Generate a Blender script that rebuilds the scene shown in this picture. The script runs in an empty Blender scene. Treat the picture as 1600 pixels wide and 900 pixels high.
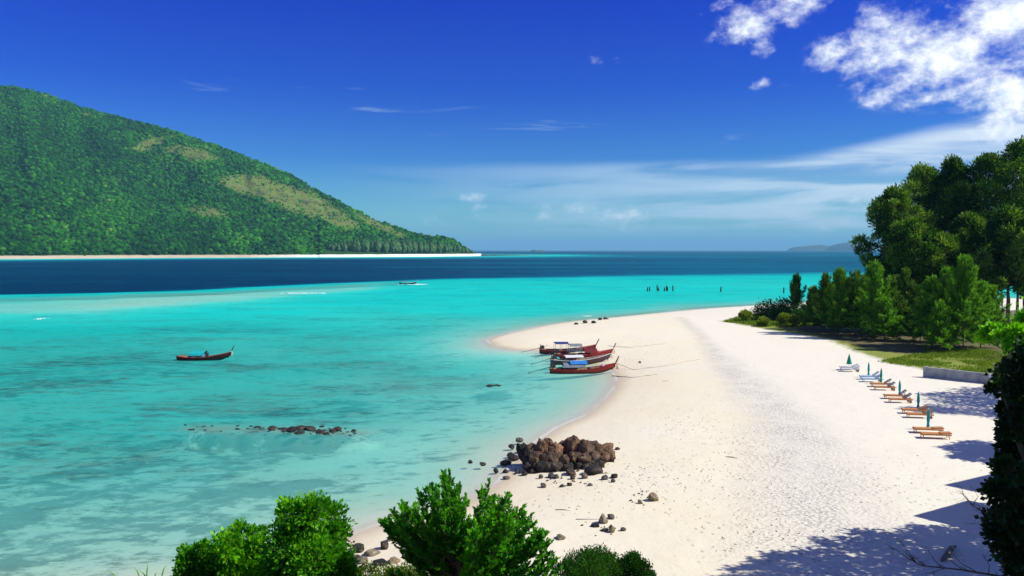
import bpy, bmesh, math, random
import numpy as np
from mathutils import Vector, Matrix, noise as mnoise

# ---------------------------------------------------------------- camera, light
S = bpy.context.scene
COL = S.collection
H = 15.0
F = 1244.0
PITCH = math.atan(59.0 / F)
cam_data = bpy.data.cameras.new('camera')
cam = bpy.data.objects.new('camera', cam_data)
COL.objects.link(cam)
cam.location = (0, 0, H)
cam.rotation_euler = (math.pi / 2 - PITCH, 0, 0)
cam_data.sensor_width = 36.0
cam_data.lens = 36.0 * F / 1600.0
cam_data.clip_start = 0.1
cam_data.clip_end = 300000.0
S.camera = cam
S.view_settings.view_transform = 'Standard'
S.view_settings.look = 'None'
S.view_settings.exposure = 0.4
S.view_settings.gamma = 1.0
S.cycles.max_bounces = 8
S.cycles.transparent_max_bounces = 24
S.cycles.volume_bounces = 0
S.cycles.diffuse_bounces = 3

SUN_EL = math.radians(44)
SUN_H = (0.985, -0.15)                       # horizontal direction towards the sun
SUN_AZ = math.atan2(SUN_H[0], SUN_H[1])    # clockwise from +Y
sun_vec = Vector((math.sin(SUN_AZ) * math.cos(SUN_EL), math.cos(SUN_AZ) * math.cos(SUN_EL), math.sin(SUN_EL)))
sl = bpy.data.lights.new('sun', 'SUN')
sl.energy = 4.6
sl.angle = math.radians(0.5)
sl.color = (1.0, 0.965, 0.86)
so = bpy.data.objects.new('sun', sl)
COL.objects.link(so)
so.rotation_euler = (-sun_vec).to_track_quat('-Z', 'Y').to_euler()
so.location = (40, 10, 60)


class NT:
    """tiny helper to wire shader nodes"""
    def __init__(s, tree):
        s.t = tree
        s.n = tree.nodes
        s.l = tree.links

    def node(s, kind, **kw):
        nd = s.n.new(kind)
        for k, v in kw.items():
            setattr(nd, k, v)
        return nd

    def put(s, sock, v):
        if v is None:
            return
        if isinstance(v, bpy.types.NodeSocket):
            s.l.new(v, sock)
        else:
            if isinstance(v, (tuple, list)) and len(v) == 3 and sock.type == 'RGBA':
                v = (*v, 1)
            sock.default_value = v

    def m(s, op, a, b=None, c=None, clamp=False):
        nd = s.n.new('ShaderNodeMath')
        nd.operation = op
        nd.use_clamp = clamp
        for i, v in enumerate((a, b, c)):
            s.put(nd.inputs[i], v)
        return nd.outputs[0]

    def mix(s, f, a, b, blend='MIX'):
        nd = s.n.new('ShaderNodeMix')
        nd.data_type = 'RGBA'
        nd.blend_type = blend
        s.put(nd.inputs[0], f)
        s.put(nd.inputs[6], a)
        s.put(nd.inputs[7], b)
        return nd.outputs[2]

    def ramp(s, f, stops, interp='LINEAR'):
        nd = s.n.new('ShaderNodeValToRGB')
        nd.color_ramp.interpolation = interp
        el = nd.color_ramp.elements
        while len(el) < len(stops):
            el.new(0.5)
        for e, (p, c) in zip(el, stops):
            e.position = p
            if isinstance(c, (int, float)):
                c = (c, c, c)
            e.color = (*c, 1)
        s.put(nd.inputs[0], f)
        return nd.outputs[0]

    def mr(s, v, a, b, c=0.0, d=1.0, smooth=False):
        nd = s.n.new('ShaderNodeMapRange')
        nd.interpolation_type = 'SMOOTHSTEP' if smooth else 'LINEAR'
        for i, x in enumerate((v, a, b, c, d)):
            s.put(nd.inputs[i], x)
        return nd.outputs[0]

    def noise(s, vec, scale, detail=3, rough=0.5, dist=0.0, col=False):
        nd = s.n.new('ShaderNodeTexNoise')
        s.put(nd.inputs['Vector'], vec)
        nd.inputs['Scale'].default_value = scale
        nd.inputs['Detail'].default_value = detail
        nd.inputs['Roughness'].default_value = rough
        nd.inputs['Distortion'].default_value = dist
        return nd.outputs[1 if col else 0]

    def mapping(s, vec, scale=(1, 1, 1), rot=(0, 0, 0), loc=(0, 0, 0)):
        nd = s.n.new('ShaderNodeMapping')
        s.put(nd.inputs[0], vec)
        nd.inputs['Scale'].default_value = scale
        nd.inputs['Rotation'].default_value = rot
        nd.inputs['Location'].default_value = loc
        return nd.outputs[0]

    def attr(s, name):
        return s.node('ShaderNodeAttribute', attribute_name=name)

    def bump(s, h, strength=0.5, dist=0.1, normal=None):
        nd = s.n.new('ShaderNodeBump')
        nd.inputs['Strength'].default_value = strength
        nd.inputs['Distance'].default_value = dist
        s.put(nd.inputs['Height'], h)
        if normal is not None:
            s.put(nd.inputs['Normal'], normal)
        return nd.outputs[0]


# ---------------------------------------------------------------- sky
W = bpy.data.worlds.new('World')
S.world = W
W.use_nodes = True
wt = NT(W.node_tree)
wt.n.clear()
sky = wt.node('ShaderNodeTexSky', sky_type='NISHITA', sun_disc=False)
sky.sun_elevation = SUN_EL
sky.sun_rotation = SUN_AZ
sky.altitude = 0
sky.air_density = 1.0
sky.dust_density = 0.3
sky.ozone_density = 3.0
tc = wt.node('ShaderNodeTexCoord')
D = tc.outputs['Generated']
sep = wt.node('ShaderNodeSeparateXYZ')
wt.l.new(D, sep.inputs[0])
X, Y, Z = sep.outputs
AZ = wt.m('MULTIPLY', wt.m('ARCTAN2', X, Y), 57.2958)
EL = wt.m('MULTIPLY', wt.m('ARCSINE', Z), 57.2958)
tint = wt.ramp(wt.mr(EL, 0, 40), SKY_TINT := [(0.0, (0.30, 0.76, 0.80)), (0.06, (0.27, 0.68, 0.84)), (0.16, (0.105, 0.36, 0.86)), (0.28, (0.028, 0.175, 0.88)), (0.45, (0.003, 0.080, 0.92)), (1.0, (0.04, 0.18, 0.78))])
sky_c = wt.mix(1.0, sky.outputs[0], tint, 'MULTIPLY')
# cumulus banks: soft masses broken up by fractal noise
wn = wt.noise(wt.mapping(D, scale=(1, 1, 1.5)), 15.0, 9, 0.63, 0.15)
wn2 = wt.noise(wt.mapping(D, scale=(1, 1, 1.3)), 75.0, 6, 0.6)
CL = []
def pxa(px, py):
    return math.degrees(math.atan((px - 800) / F)), math.degrees(math.atan((391 - py) / math.hypot(F, px - 800)))
for (px, py, sx, sy, amp, rot) in [
        (1168, 42, 42, 32, 1.0, -10), (1240, 10, 52, 30, .95, 0), (1200, 20, 60, 28, .75, 0), (1185, 78, 20, 22, .8, 0),
        (1288, 88, 34, 26, .95, -20), (1318, 104, 24, 18, .7, 0), (1366, 36, 34, 28, .85, 30), (1385, 85, 64, 44, 1.1, -8), (1455, 92, 72, 44, 1.15, 4), (1515, 66, 26, 22, .35, -10),
        (1575, 22, 72, 48, 1.1, 0), (1596, 70, 26, 18, .7, 0), (1470, 152, 50, 12, .85, -8), (1560, 155, 76, 28, 1.1, 8), (1552, 190, 30, 28, .95, 0),
        (1378, 146, 34, 14, .7, -20), (1600, 112, 20, 9, .5, 0), (1750, 40, 130, 90, .8, 0), (1700, 150, 60, 30, .8, 0),
        (940, 99, 34, 9, .56, 5), (1178, 136, 32, 10, .56, -25), (1110, 15, 44, 12, .5, -10), (1110, 60, 18, 10, .45, 0),
        (745, 307, 30, 10, .80, -8), (850, 336, 20, 15, .72, 0), (985, 340, 60, 17, .80, -5), (900, 328, 40, 9, .45, 0),
        (1172, 343, 20, 12, .5, 0), (1290, 352, 45, 15, .5, 0), (1365, 310, 40, 30, .5, 0), (795, 289, 20, 6, .5, 0), (670, 345, 30, 14, .42, 0), (720, 347, 24, 12, .42, 0), (735, 330, 40, 22, .38, 0)]:
    a0, e0 = pxa(px, py)
    k = math.degrees(1 / F)
    da = wt.m('SUBTRACT', AZ, a0)
    de = wt.m('SUBTRACT', EL, e0)
    c, s_ = math.cos(math.radians(-rot)), math.sin(math.radians(-rot))
    u = wt.m('ADD', wt.m('MULTIPLY', da, c / (sx * k)), wt.m('MULTIPLY', de, s_ / (sx * k)))
    v = wt.m('ADD', wt.m('MULTIPLY', da, -s_ / (sy * k)), wt.m('MULTIPLY', de, c / (sy * k)))
    r2 = wt.m('ADD', wt.m('MULTIPLY', u, u), wt.m('MULTIPLY', v, v))
    CL.append(wt.m('MULTIPLY', wt.m('EXPONENT', wt.m('MULTIPLY', r2, -0.8)), amp))
acc = CL[0]
for c in CL[1:]:
    acc = wt.m('MAXIMUM', acc, c)
# unseen scattered cloud outside the view, its cover thickened to whiten the fill light
far_n = wt.noise(wt.mapping(D, loc=(3.1, 1.7, 0)), 2.2, 3, 0.5)
behind = wt.mr(wt.m('ABSOLUTE', wt.m('SUBTRACT', AZ, -10)), 48, 62, 0, 1, True)
rest = wt.m('MULTIPLY', wt.m('MULTIPLY', wt.mr(far_n, 0.44, 0.60, 0, .8), behind), wt.mr(EL, 4, 14))
acc = wt.m('MAXIMUM', acc, rest)
dens = wt.m('ADD', acc, wt.m('MULTIPLY', wt.m('SUBTRACT', wn, 0.5), 2.3))
dens = wt.m('ADD', dens, wt.m('MULTIPLY', wt.m('SUBTRACT', wn2, 0.5), 0.9))
dens = wt.m('MULTIPLY', wt.mr(dens, 0.26, 1.34, 0, 1, True), wt.mr(acc, 0.05, 0.3, 0, 1))
# thin streaks and the pale veil low over the sea
streak = wt.noise(wt.mapping(D, scale=(1, 1, 9.0), rot=(0, math.radians(1.2), 0)), 5.0, 6, 0.55, 0.4)
veil_e = wt.m('MULTIPLY', wt.mr(EL, 0.3, 2.0, 0, 1, True), wt.mr(EL, wt.mr(AZ, 17, 33, 5.5, 7.4, True), wt.mr(AZ, 17, 33, 6.5, 8.6, True), 1, 0, True))
veil_a = wt.mr(AZ, -16, 22, 0.0, 1.0, True)
veil = wt.m('MULTIPLY', wt.m('MULTIPLY', veil_e, veil_a), wt.mr(streak, 0.34, 0.64, 0.16, 0.9, True))
wisp = wt.m('MULTIPLY', wt.m('MULTIPLY', wt.mr(EL, 4, 7, 0, 1, True), wt.mr(EL, 10, 12.5, 1, 0, True)), wt.mr(streak, 0.60, 0.74, 0, 0.30, True))
thin = wt.m('MAXIMUM', veil, wisp)
c1 = wt.mix(thin, sky_c, wt.mix(wt.mr(AZ, 10, 34), (4.6, 6.0, 7.3), (6.4, 7.2, 8.0)))
cshade = wt.mix(wt.mr(wt.m('ADD', wt.m('MULTIPLY', wn2, .5), wt.m('MULTIPLY', wn, .5)), 0.36, 0.62), (5.6, 6.6, 8.0), (9.6, 9.7, 9.6))
c2 = wt.mix(wt.m('MULTIPLY', dens, wt.mr(EL, 1.0, 6.0, 0.62, 0.98)), c1, cshade)
bg = wt.node('ShaderNodeBackground')
wt.l.new(c2, bg.inputs[0])
bg.inputs[1].default_value = 0.10
ow = wt.node('ShaderNodeOutputWorld')
wt.l.new(bg.outputs[0], ow.inputs[0])

# ---------------------------------------------------------------- helpers
RNG = np.random.default_rng(7)


def tag(o, label=None, cat=None, group=None, kind=None):
    if label: o['label'] = label
    if cat: o['category'] = cat
    if group: o['group'] = group
    if kind: o['kind'] = kind
    return o


def empty(name, loc=(0, 0, 0), rz=0.0, **kw):
    o = bpy.data.objects.new(name, None)
    o.empty_display_size = 0.3
    o.location = loc
    o.rotation_euler = (0, 0, rz)
    COL.objects.link(o)
    tag(o, **kw)
    return o


def link(name, me, parent=None, **kw):
    o = bpy.data.objects.new(name, me)
    COL.objects.link(o)
    if parent is not None:
        o.parent = parent
    tag(o, **kw)
    return o


def npmesh(name, V, Fc, mat=None, smooth=False, attrs=None):
    """V (n,3); Fc (m,k) uniform face array"""
    V = np.ascontiguousarray(V, dtype=np.float32)
    Fc = np.ascontiguousarray(Fc, dtype=np.int32)
    me = bpy.data.meshes.new(name)
    m_, k = Fc.shape
    me.vertices.add(len(V))
    me.vertices.foreach_set('co', V.ravel())
    me.loops.add(m_ * k)
    me.loops.foreach_set('vertex_index', Fc.ravel())
    me.polygons.add(m_)
    me.polygons.foreach_set('loop_start', np.arange(0, m_ * k, k, dtype=np.int32))
    me.polygons.foreach_set('loop_total', np.full(m_, k, dtype=np.int32))
    if smooth:
        me.polygons.foreach_set('use_smooth', np.ones(m_, dtype=bool))
    me.update(calc_edges=True)
    for an, av in (attrs or {}).items():
        a = me.attributes.new(an, 'FLOAT', 'POINT')
        a.data.foreach_set('value', np.ascontiguousarray(av, dtype=np.float32).ravel())
    if mat:
        me.materials.append(mat)
    return me


class MB:
    """collects simple solids into one mesh"""
    def __init__(s):
        s.v = []
        s.f = []

    def add(s, vs, fs):
        o = len(s.v)
        s.v += [tuple(v) for v in vs]
        s.f += [tuple(i + o for i in f) for f in fs]

    def box(s, c, d, rot=None):
        hx, hy, hz = d[0] / 2, d[1] / 2, d[2] / 2
        vs = [Vector((x, y, z)) for x in (-hx, hx) for y in (-hy, hy) for z in (-hz, hz)]
        if rot is not None:
            vs = [rot @ v for v in vs]
        vs = [v + Vector(c) for v in vs]
        s.add(vs, [(0, 1, 3, 2), (4, 6, 7, 5), (0, 4, 5, 1), (2, 3, 7, 6), (0, 2, 6, 4), (1, 5, 7, 3)])

    def tube(s, pts, rad, n=6, cap=True):
        pts = [Vector(p) for p in pts]
        if not isinstance(rad, (list, tuple)):
            rad = [rad] * len(pts)
        rings = []
        for i, p in enumerate(pts):
            t = (pts[min(i + 1, len(pts) - 1)] - pts[max(i - 1, 0)]).normalized()
            a = t.orthogonal().normalized() if i == 0 else (a - a.dot(t) * t).normalized()
            b = t.cross(a)
            rings.append([p + (a * math.cos(2 * math.pi * k / n) + b * math.sin(2 * math.pi * k / n)) * rad[i] for k in range(n)])
        fs = []
        for i in range(len(pts) - 1):
            for k in range(n):
                k2 = (k + 1) % n
                fs.append((i * n + k, i * n + k2, (i + 1) * n + k2, (i + 1) * n + k))
        if cap:
            fs.append(tuple(range(n - 1, -1, -1)))
            fs.append(tuple((len(pts) - 1) * n + k for k in range(n)))
        s.add([v for r in rings for v in r], fs)

    def lathe(s, prof, n=10, c=(0, 0, 0), rib=0.0):
        rings = []
        for (r, z) in prof:
            rings.append([Vector((c[0] + r * (1 + rib * (k % 2)) * math.cos(2 * math.pi * k / n), c[1] + r * (1 + rib * (k % 2)) * math.sin(2 * math.pi * k / n), c[2] + z)) for k in range(n)])
        fs = []
        for i in range(len(prof) - 1):
            for k in range(n):
                k2 = (k + 1) % n
                fs.append((i * n + k, i * n + k2, (i + 1) * n + k2, (i + 1) * n + k))
        fs.append(tuple(range(n - 1, -1, -1)))
        fs.append(tuple((len(prof) - 1) * n + k for k in range(n)))
        s.add([v for r in rings for v in r], fs)

    def mesh(s, name, mat, smooth=False):
        me = bpy.data.meshes.new(name)
        me.from_pydata(s.v, [], s.f)
        me.update()
        if smooth:
            me.polygons.foreach_set('use_smooth', [True] * len(me.polygons))
        if mat:
            me.materials.append(mat)
        return me

    def build(s, name, mat, parent=None, smooth=False, **kw):
        return link(name, s.mesh(name, mat, smooth), parent, **kw)


def copy_tree(o, parent=None):
    c = o.copy()
    COL.objects.link(c)
    c.parent = parent
    for ch in list(o.children):
        copy_tree(ch, c)
    return c


def vnoise(P, scale, seed=0, octv=3):
    """cheap numpy value noise in 2D/3D, returns ~[-1,1]"""
    P = np.asarray(P, dtype=np.float64) / scale
    if P.shape[1] == 2:
        P = np.c_[P, np.zeros(len(P))]
    out = np.zeros(len(P))
    amp, tot = 1.0, 0.0
    for o in range(octv):
        Q = P * (2 ** o) + 17.3 * o + seed * 5.71
        i = np.floor(Q).astype(np.int64)
        f = Q - i
        f = f * f * (3 - 2 * f)
        r = 0
        for dx in (0, 1):
            for dy in (0, 1):
                for dz in (0, 1):
                    n = (i[:, 0] + dx) * 374761393 + (i[:, 1] + dy) * 668265263 + (i[:, 2] + dz) * 2147483647 + seed * 974634777
                    n = (n ^ (n >> 13)) * 1274126177
                    n = (n ^ (n >> 16)) & 0xffff
                    h = n / 32767.5 - 1
                    w = (f[:, 0] if dx else 1 - f[:, 0]) * (f[:, 1] if dy else 1 - f[:, 1]) * (f[:, 2] if dz else 1 - f[:, 2])
                    r = r + h * w
        out += r * amp
        tot += amp
        amp *= 0.5
    return out / tot


# ---------------------------------------------------------------- geometry of the place
CP, SP = math.cos(PITCH), math.sin(PITCH)


def ray(px, py):
    u, v = (px - 800) / F, (450 - py) / F
    return np.array([u, CP + v * SP, -SP + v * CP])


def sea_pt(px, py):
    d = ray(px, py)
    t = H / -d[2]
    return np.array([d[0] * t, d[1] * t])


def at(px, py, dist):
    """point on the ray through a pixel of the photograph, at a forward distance"""
    d = ray(px, py)
    return Vector(d * (dist / d[1])) + Vector((0, 0, H))


SHORE_PX = [(-300, 1010), (60, 945), (200, 922), (300, 915), (430, 890), (500, 862), (545, 838), (600, 818), (650, 806), (715, 792), (760, 768), (782, 752), (800, 728), (830, 697), (872, 668), (915, 650),
            (945, 626), (962, 605), (966, 592), (958, 580), (930, 568), (890, 556), (850, 548), (800, 546), (772, 541), (762, 532), (775, 526), (800, 520),
            (850, 509), (900, 501.5), (950, 497), (1020, 490), (1100, 482.5), (1200, 476), (1280, 471), (1400, 468), (1600, 467), (1800, 470)]
SHORE = [tuple(sea_pt(*p)) for p in SHORE_PX]
LANDPOLY = np.array([(-70, -60), (-45, -10), (-33, 12)] + SHORE + [(500, 240), (900, 150), (900, -300), (-70, -300)])


def seg_dist(P, A, B):
    d = B - A
    t = np.clip(((P - A) @ d) / (d @ d), 0, 1)
    return np.hypot(*(P - (A + t[:, None] * d)).T)


def inside(P, poly):
    r = np.zeros(len(P), bool)
    x, y = P[:, 0], P[:, 1]
    j = len(poly) - 1
    for i in range(len(poly)):
        xi, yi = poly[i]
        xj, yj = poly[j]
        c = ((yi > y) != (yj > y))
        with np.errstate(divide='ignore', invalid='ignore'):
            c &= x < (xj - xi) * (y - yi) / (yj - yi + 1e-12) + xi
        r ^= c
        j = i
    return r


def sdf(P, poly):
    """signed distance: positive inside"""
    P = np.asarray(P, float)
    d = np.full(len(P), 1e9)
    for i in range(len(poly)):
        d = np.minimum(d, seg_dist(P, poly[i - 1], poly[i]))
    return np.where(inside(P, poly), d, -d)


DROP = [(-900, 464), (-200, 462), (0, 460), (150, 458), (300, 453), (450, 446), (600, 439), (700, 436), (900, 433), (1100, 430), (1340, 427), (1700, 425), (2500, 425)]
FARSH = [(-900, 405.5), (-300, 405), (0, 404.5), (200, 403), (400, 402), (600, 401), (700, 400.2), (735, 399.7), (748, 399.2)]


def colpx(P):
    return 800 + F * P[:, 0] / np.maximum(P[:, 1], 1e-3)


def rowd(tab, c):
    """forward distance at sea level of a traced line (px column -> row)"""
    xs = np.array([t[0] for t in tab], float)
    ds = np.array([sea_pt(800, t[1])[1] for t in tab])
    return np.interp(c, xs, ds)


FARPOLY = np.array([tuple(sea_pt(*p)) for p in FARSH] + [(-30.0, 2600.0), (-1500.0, 4200.0), (-4200.0, 4200.0)])


def depth_at(P, sd=None):
    P = np.asarray(P, float)
    if sd is None:
        sd = sdf(P, LANDPOLY)
    dd = np.maximum(-sd, 0)
    n1 = vnoise(P, 26.0, 3)
    n2 = vnoise(P, 8.0, 5)
    dep = 1.25 * (1 - np.exp(-dd / 9.0)) + 1.35 * (1 - np.exp(-dd / 75.0))
    dep *= 1 + 0.20 * n1 + 0.08 * n2
    c = np.clip(colpx(P), -900, 2500)
    db = rowd(DROP, c)
    off = (P[:, 1] - db) + 9 * vnoise(P * [.5, 1], 22.0, 9)
    front = P[:, 1] > 20
    wid = np.interp(c, [0, 600, 900, 1400], [6, 14, 34, 70])
    dep = dep + np.where(front, np.interp(c, [0, 500, 850, 1100, 1600], [16, 15, 8.5, 6.5, 6.0]) * (1 + .25 * vnoise(P, 300., 83)) * (1 / (1 + np.exp(-np.clip(off / wid * 3 - 1.0, -30, 30)))), 0)
    # pale sand bank just inside the drop-off on the left
    bank = np.exp(-((off + 50) / 40.0) ** 4) * np.interp(c, [-200, 0, 200, 560, 700], [.8, .8, 1, .9, 0])
    dep = dep * (1 - 0.72 * np.where(front, bank, 0))
    # the reef ridge lying just under the surface of the bay
    ra, rb_ = sea_pt(300, 669), sea_pt(565, 676)
    rdist = seg_dist(P, ra, rb_) + 0.8 * vnoise(P, 1.5, 71)
    dep = dep * (1 - 0.80 * np.exp(-(rdist / 1.1) ** 2))
    fd = np.maximum(-sdf(P, FARPOLY), 0)
    k = np.exp(-(fd / 520.0) ** 2)
    dep = dep * (1 - k) + k * (3.4 * (1 - np.exp(-fd / 300.0)))
    # shallower shelf running out from the far point
    sh = sea_pt(790, 398.6)
    k2 = np.exp(-(((P[:, 0] - sh[0]) / 170) ** 2 + ((P[:, 1] - sh[1]) / 420) ** 2))
    dep = dep * (1 - 0.72 * k2)
    return np.maximum(dep, 0)


def hill_h(P):
    d = np.hypot(P[:, 0], P[:, 1])
    h = 13.1 - 0.437 * np.maximum(d - 2.5, 0)
    h = h + 0.25 * vnoise(P, 3.0, 21) * np.clip(h, 0, 1)
    # the slope goes on to the right of the frame, where the bungalows stand
    rx = np.clip((P[:, 0] - 0.70 * P[:, 1] - 4) / 14.0, 0, 1)
    near = np.clip((95 - P[:, 1]) / 30, 0, 1)
    h2 = 5.5 * rx ** 1.2 * near
    return np.maximum(h, h2)


def terrain(P):
    P = np.asarray(P, float)
    sd = sdf(P, LANDPOLY)
    dep = depth_at(P, sd)
    s = np.maximum(sd, 0)
    land = 1.0 * (1 - np.exp(-s / 9.0)) + 0.9 * (1 - np.exp(-s / 60.0))
    land = land + 0.10 * vnoise(P, 9.0, 31) * np.clip(s / 6, 0, 1) + 0.03 * vnoise(P, 1.6, 33) * np.clip(s / 4, 0, 1)
    z = np.where(sd > 0, land, -dep * 0.98)
    z = np.maximum(z, np.where(sd > -6, hill_h(P) + np.clip(sd, -6, 0) * 0.8, -99))
    return z, sd


def ground(px, py):
    d = ray(px, py)
    d = d / d[1]
    ys = np.concatenate([np.arange(18, 260, 0.4)])
    P = np.c_[d[0] * ys, ys]
    z, _ = terrain(P)
    zr = H + d[2] * ys
    k = np.argmax(zr < np.maximum(z, 0))
    y0 = ys[k - 1] + 0.4 * (zr[k - 1] - max(z[k - 1], 0)) / max(1e-6, (zr[k - 1] - max(z[k - 1], 0)) - (zr[k] - max(z[k], 0)))
    return Vector((d[0] * y0, y0, max(float(terrain(np.array([[d[0] * y0, y0]]))[0][0]), 0.0)))


def gz(x, y):
    return float(terrain(np.array([[x, y]]))[0][0])

# ---------------------------------------------------------------- materials
def new_mat(name):
    m = bpy.data.materials.new(name)
    m.use_nodes = True
    t = NT(m.node_tree)
    t.n.clear()
    out = t.node('ShaderNodeOutputMaterial')
    return m, t, out


def mat_plain(name, c1, c2=None, scale=6.0, rough=0.6, bump=0.3, bdist=0.01, spec=0.3, stretch=(1, 1, 1), metal=0.0):
    m, t, out = new_mat(name)
    p = t.node('ShaderNodeBsdfPrincipled')
    co = t.mapping(t.node('ShaderNodeTexCoord').outputs['Object'], scale=stretch)
    n = t.noise(co, scale, 4, 0.6)
    c2 = c2 or tuple(x * 0.72 for x in c1)
    t.put(p.inputs['Base Color'], t.mix(t.mr(n, 0.32, 0.68), c1, c2))
    p.inputs['Roughness'].default_value = rough
    p.inputs['Specular IOR Level'].default_value = spec
    p.inputs['Metallic'].default_value = metal
    t.put(p.inputs['Normal'], t.bump(t.noise(co, scale * 4, 3), bump, bdist))
    t.l.new(p.outputs[0], out.inputs[0])
    return m


def mat_leaf(name, dark, mid, light, trans=0.35, rough=0.45, gloss=0.25):
    m, t, out = new_mat(name)
    v = t.attr('tone').outputs['Fac']
    col = t.ramp(v, [(0.0, dark), (0.55, mid), (1.0, light)])
    p = t.node('ShaderNodeBsdfPrincipled')
    t.put(p.inputs['Base Color'], col)
    p.inputs['Roughness'].default_value = rough
    p.inputs['Specular IOR Level'].default_value = gloss
    tr = t.node('ShaderNodeBsdfTranslucent')
    t.put(tr.inputs[0], t.mix(1.0, col, (1.35, 1.35, 0.55), 'MULTIPLY'))
    mx = t.node('ShaderNodeMixShader')
    mx.inputs[0].default_value = trans
    t.l.new(p.outputs[0], mx.inputs[1])
    t.l.new(tr.outputs[0], mx.inputs[2])
    t.l.new(mx.outputs[0], out.inputs[0])
    return m


M = {}
M['bark'] = mat_plain('bark', (0.16, 0.12, 0.085), (0.07, 0.052, 0.04), 9, 0.9, 0.6, 0.02, stretch=(1, 1, .3))
M['leaf_bright'] = mat_leaf('leaf_bright', (0.012, 0.085, 0.002), (0.055, 0.28, 0.005), (0.22, 0.56, 0.012), 0.42)
M['leaf_mid'] = mat_leaf('leaf_mid', (0.012, 0.08, 0.002), (0.05, 0.27, 0.005), (0.17, 0.52, 0.010), 0.46)
M['leaf_dark'] = mat_leaf('leaf_dark', (0.008, 0.04, 0.005), (0.022, 0.105, 0.010), (0.08, 0.24, 0.02), 0.25)
M['leaf_shade'] = mat_leaf('leaf_shade', (0.006, 0.022, 0.005), (0.012, 0.045, 0.008), (0.03, 0.09, 0.012), 0.10, 0.5, 0.2)  # darkened leaf colours carry the shade of the backlit tree at the right
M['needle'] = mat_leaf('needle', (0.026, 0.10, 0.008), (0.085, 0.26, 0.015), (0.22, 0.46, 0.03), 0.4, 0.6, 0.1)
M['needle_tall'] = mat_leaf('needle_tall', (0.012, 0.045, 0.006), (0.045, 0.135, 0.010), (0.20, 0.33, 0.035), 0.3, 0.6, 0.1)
M['grass'] = mat_leaf('grass', (0.07, 0.13, 0.012), (0.16, 0.26, 0.02), (0.33, 0.38, 0.05), 0.3, 0.6, 0.1)


def rock_mat(name, c1, c2, c3, low=None):
    m, t, out = new_mat(name)
    co = t.node('ShaderNodeTexCoord').outputs['Object']
    p = t.node('ShaderNodeBsdfPrincipled')
    n = t.noise(co, 1.6, 6, 0.65)
    n2 = t.noise(co, 7.0, 5, 0.7)
    c = t.ramp(n, [(0.30, c2), (0.5, c1), (0.68, c3)])
    c = t.mix(t.mr(n2, 0.56, 0.74, 0, 0.75), c, tuple(x * 0.3 for x in c2))
    oi = t.node('ShaderNodeObjectInfo').outputs['Random']
    c = t.mix(1.0, c, t.ramp(oi, [(0, (.55, .58, .62)), (.35, (.85, .88, .9)), (.7, (1.15, 1.05, .95)), (1, (1.7, 1.55, 1.35))]), 'MULTIPLY')
    if low:   # algae and wet staining low on the stone, by height above the sea
        g = t.node('ShaderNodeNewGeometry')
        s = t.node('ShaderNodeSeparateXYZ')
        t.l.new(g.outputs['Position'], s.inputs[0])
        hgt = t.m('ADD', s.outputs[2], t.m('MULTIPLY', n, 0.9))
        c = t.mix(t.mr(hgt, low[0], low[1], 0.85, 0.0), c, low[2])
    t.put(p.inputs['Base Color'], c)
    p.inputs['Roughness'].default_value = 0.85
    p.inputs['Specular IOR Level'].default_value = 0.25
    vor = t.node('ShaderNodeTexVoronoi', feature='DISTANCE_TO_EDGE')
    t.put(vor.inputs['Vector'], t.mapping(t.mix(0.25, co, t.noise(co, 2.0, 3, col=True)), scale=(1, 1, .6)))
    vor.inputs['Scale'].default_value = 2.6
    cr = t.mr(vor.outputs[0], 0.0, 0.06)
    h = t.m('ADD', t.m('MULTIPLY', cr, 0.5), n2)
    t.put(p.inputs['Normal'], t.bump(h, 0.9, 0.10))
    t.l.new(p.outputs[0], out.inputs[0])
    return m


M['rock_brown'] = rock_mat('rock_brown', (0.165, 0.098, 0.058), (0.035, 0.028, 0.025), (0.27, 0.18, 0.11), (0.85, 1.5, (0.035, 0.032, 0.034)))
M['rock_grey'] = rock_mat('rock_grey', (0.17, 0.15, 0.13), (0.06, 0.055, 0.055), (0.33, 0.28, 0.22))
M['rock_wet'] = rock_mat('rock_wet', (0.045, 0.04, 0.038), (0.015, 0.014, 0.015), (0.14, 0.11, 0.08))
M['rock_tan'] = rock_mat('rock_tan', (0.30, 0.24, 0.15), (0.12, 0.11, 0.085), (0.48, 0.42, 0.33))

# sand, slope soil, forest floor and seabed in one sheet
m, t, out = new_mat('sand')
M['sand'] = m
P_ = t.node('ShaderNodeNewGeometry').outputs['Position']
p = t.node('ShaderNodeBsdfPrincipled')
n_big = t.noise(P_, 0.09, 4, 0.55)
n_mid = t.noise(P_, 0.8, 5, 0.6)
n_fine = t.noise(P_, 5.0, 4, 0.65)
n_grit = t.noise(P_, 11.0, 2, 0.6)
dry = t.mix(t.mr(n_big, 0.35, 0.65), (0.74, 0.665, 0.485), (0.74, 0.68, 0.53))
white = t.mix(n_mid, (0.76, 0.70, 0.56), (0.72, 0.68, 0.565))
c = t.mix(t.attr('upper').outputs['Fac'], dry, white)
c = t.mix(t.mr(n_mid, 0.55, 0.75, 0, 0.18), c, (0.56, 0.45, 0.29))
# damp band
wetn = t.m('ADD', t.attr('shore').outputs['Fac'], t.m('MULTIPLY', t.m('SUBTRACT', n_mid, 0.5), 1.2))
c = t.mix(t.m('MULTIPLY', t.mr(wetn, 0.1, 2.2, 0.62, 0.0, True), t.mr(t.attr('shore').outputs['Fac'], -1.6, 0.3)), c, (0.46, 0.36, 0.22))
c = t.mix(t.m('MULTIPLY', t.mr(wetn, 2.0, 9.0, 0.22, 0.0, True), t.mr(t.attr('shore').outputs['Fac'], -1.6, 0.3)), c, (0.62, 0.50, 0.32))
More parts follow.
